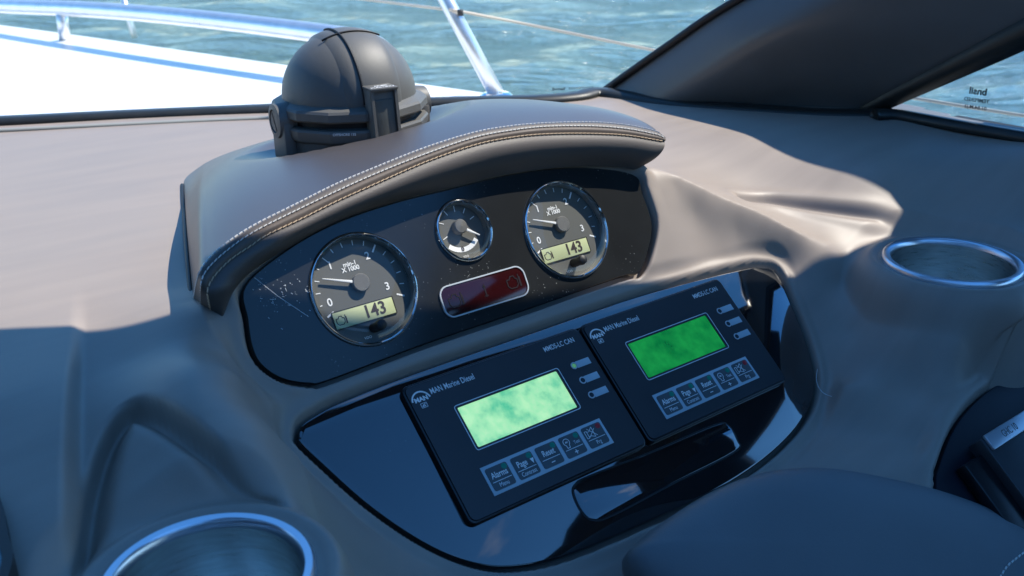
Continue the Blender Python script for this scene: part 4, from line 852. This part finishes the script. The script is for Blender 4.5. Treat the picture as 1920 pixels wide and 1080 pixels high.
# ------------------------------------------------------------------ console panel on the right with the control unit
MQ = frame(Qo - Ln * 0.002, Lx, Ly, Ln)
qp = thing('console_panel', 'dark glossy console panel behind the padded leather pod, under the control unit', 'panel', MQ)
slab('face_plate', inset2(QPs, 0.0015), -0.008, 0.0, mat('navy_satin_panel', (0.012, 0.014, 0.022), 0.45, spec=0.25), qp, 0.0014, bottom=False)
co_ = onQ(1842, 818, 0.022); gu = thing('control_unit', 'black control unit with silver top trim reading GHC, on the console panel', 'control unit', frame(co_, Lx, Ly, Ln))
box('unit_body', -0.003, -0.105, -0.018, 0.150, -0.001, -0.001, CASE, gu, 0.003)
box('silver_trim', 0.0, -0.0145, -0.0012, 0.150, 0.0, 0.0022, SILVER, gu, 0.0012)
box('mounting_bracket', -0.030, -0.090, -0.0215, 0.02, -0.012, -0.010, CASE_EDGE, gu, 0.002)
text('maker_lettering', 'GHC 10', 0.0095, 0.0215, -0.0075, 0.0023, CASE_EDGE, gu, 'LEFT', sx=0.75)

# ------------------------------------------------------------------ padded leather pod in front of the console
pod_px = [(1182, 1046), (1205, 1010), (1255, 970), (1330, 924), (1400, 895), (1470, 882), (1550, 881), (1650, 898), (1750, 922), (1850, 957), (1960, 1004), (2100, 1100), (2120, 1300), (1900, 1420), (1600, 1400), (1380, 1240), (1240, 1120)]
Po = Lo + Ln * 0.055 - Ly * 0.20
PP = catmull([[(hit(x, y, Po, Ln) - Po) @ Lx, (hit(x, y, Po, Ln) - Po) @ Ly] for x, y in pod_px], 6, True)
pod = thing('padded_pod', 'rounded dark leather padded pod with pale corner stitching, in front of the console', 'padded pod', frame(Po, Lx, Ly, Ln))
cen = PP.mean(0); V = []; Fc = []; N = len(PP); rings = [(0.86, -0.05), (0.94, -0.035), (0.985, -0.018), (1.0, -0.006), (1.0, 0.0)] + [(k, 0.030 * math.sqrt(max(0, 1 - (k) ** 2.6))) for k in (0.985, 0.96, 0.92, 0.86, 0.78, 0.66, 0.5, 0.32, 0.15)]
for k, h in rings: V += [(*(cen + (p - cen) * k), h) for p in PP]
for i in range(len(rings) - 1):
    for k in range(N): k2 = (k + 1) % N; Fc.append((i * N + k, i * N + k2, (i + 1) * N + k2, (i + 1) * N + k))
Fc.append(tuple((len(rings) - 1) * N + k for k in range(N))); obj('leather_cover', V, Fc, POD, pod)
# stitch seam across the pod's corner
def pod_h(p):
    d = p - cen; a = np.arctan2(d[1], d[0]); A = np.arctan2(PP[:, 1] - cen[1], PP[:, 0] - cen[0]); i = int(np.argmin(np.abs(np.angle(np.exp(1j * (A - a))))))
    k = np.linalg.norm(d) / np.linalg.norm(PP[i] - cen); return 0.030 * math.sqrt(max(0, 1 - min(k, 1) ** 2.6))
sp_ = [np.array([(hit(x, y, Po + Ln * 0.026, Ln) - Po) @ Lx, (hit(x, y, Po + Ln * 0.026, Ln) - Po) @ Ly]) for x, y in ((1855, 1110), (1880, 1068), (1900, 1050), (1930, 1030), (1980, 1010))]
path = resample(catmull([(*p, pod_h(p) + 0.0006) for p in sp_], 6), 60); stitches('stitching', path, WHITE_THREAD, pod, 0.0, 0.0060, 0.0040, 0.0011, nrm=np.array([0, 0, 1.0]))

# ------------------------------------------------------------------ edge of another inset panel at the port side, and a stray hair
ip_ = catmull([onZ(x, y, -0.028)[:2] for x, y in ((-260, 900), (-120, 930), (-20, 955), (4, 985), (14, 1040), (22, 1100), (-40, 1200), (-260, 1200))], 5, True)
ipn = thing('inset_panel', 'edge of a teal glossy inset panel beside the large cup holder pocket', 'panel', Matrix.Translation((0, 0, 0)))
slab('face_plate', ip_, -0.05, -0.016, mat('teal_gloss', (0.01, 0.10, 0.12), 0.08, coat=0.6), ipn, 0.001, bottom=False)
ringband('panel_gasket', ip_, 0.005, -0.05, -0.0150, RUBBER, ipn)
hp = [onL(x, y, 0.002) for x, y in ((1529, 695), (1527, 712), (1531, 728), (1541, 740), (1556, 746))]
hp = [p + Ln * 0.003 for p in hp]
tag(tube('stray_hair', catmull(hp, 6), 0.00025, PALE, None, 5), 'fine pale hair curling off the end of the glossy panel', 'hair')
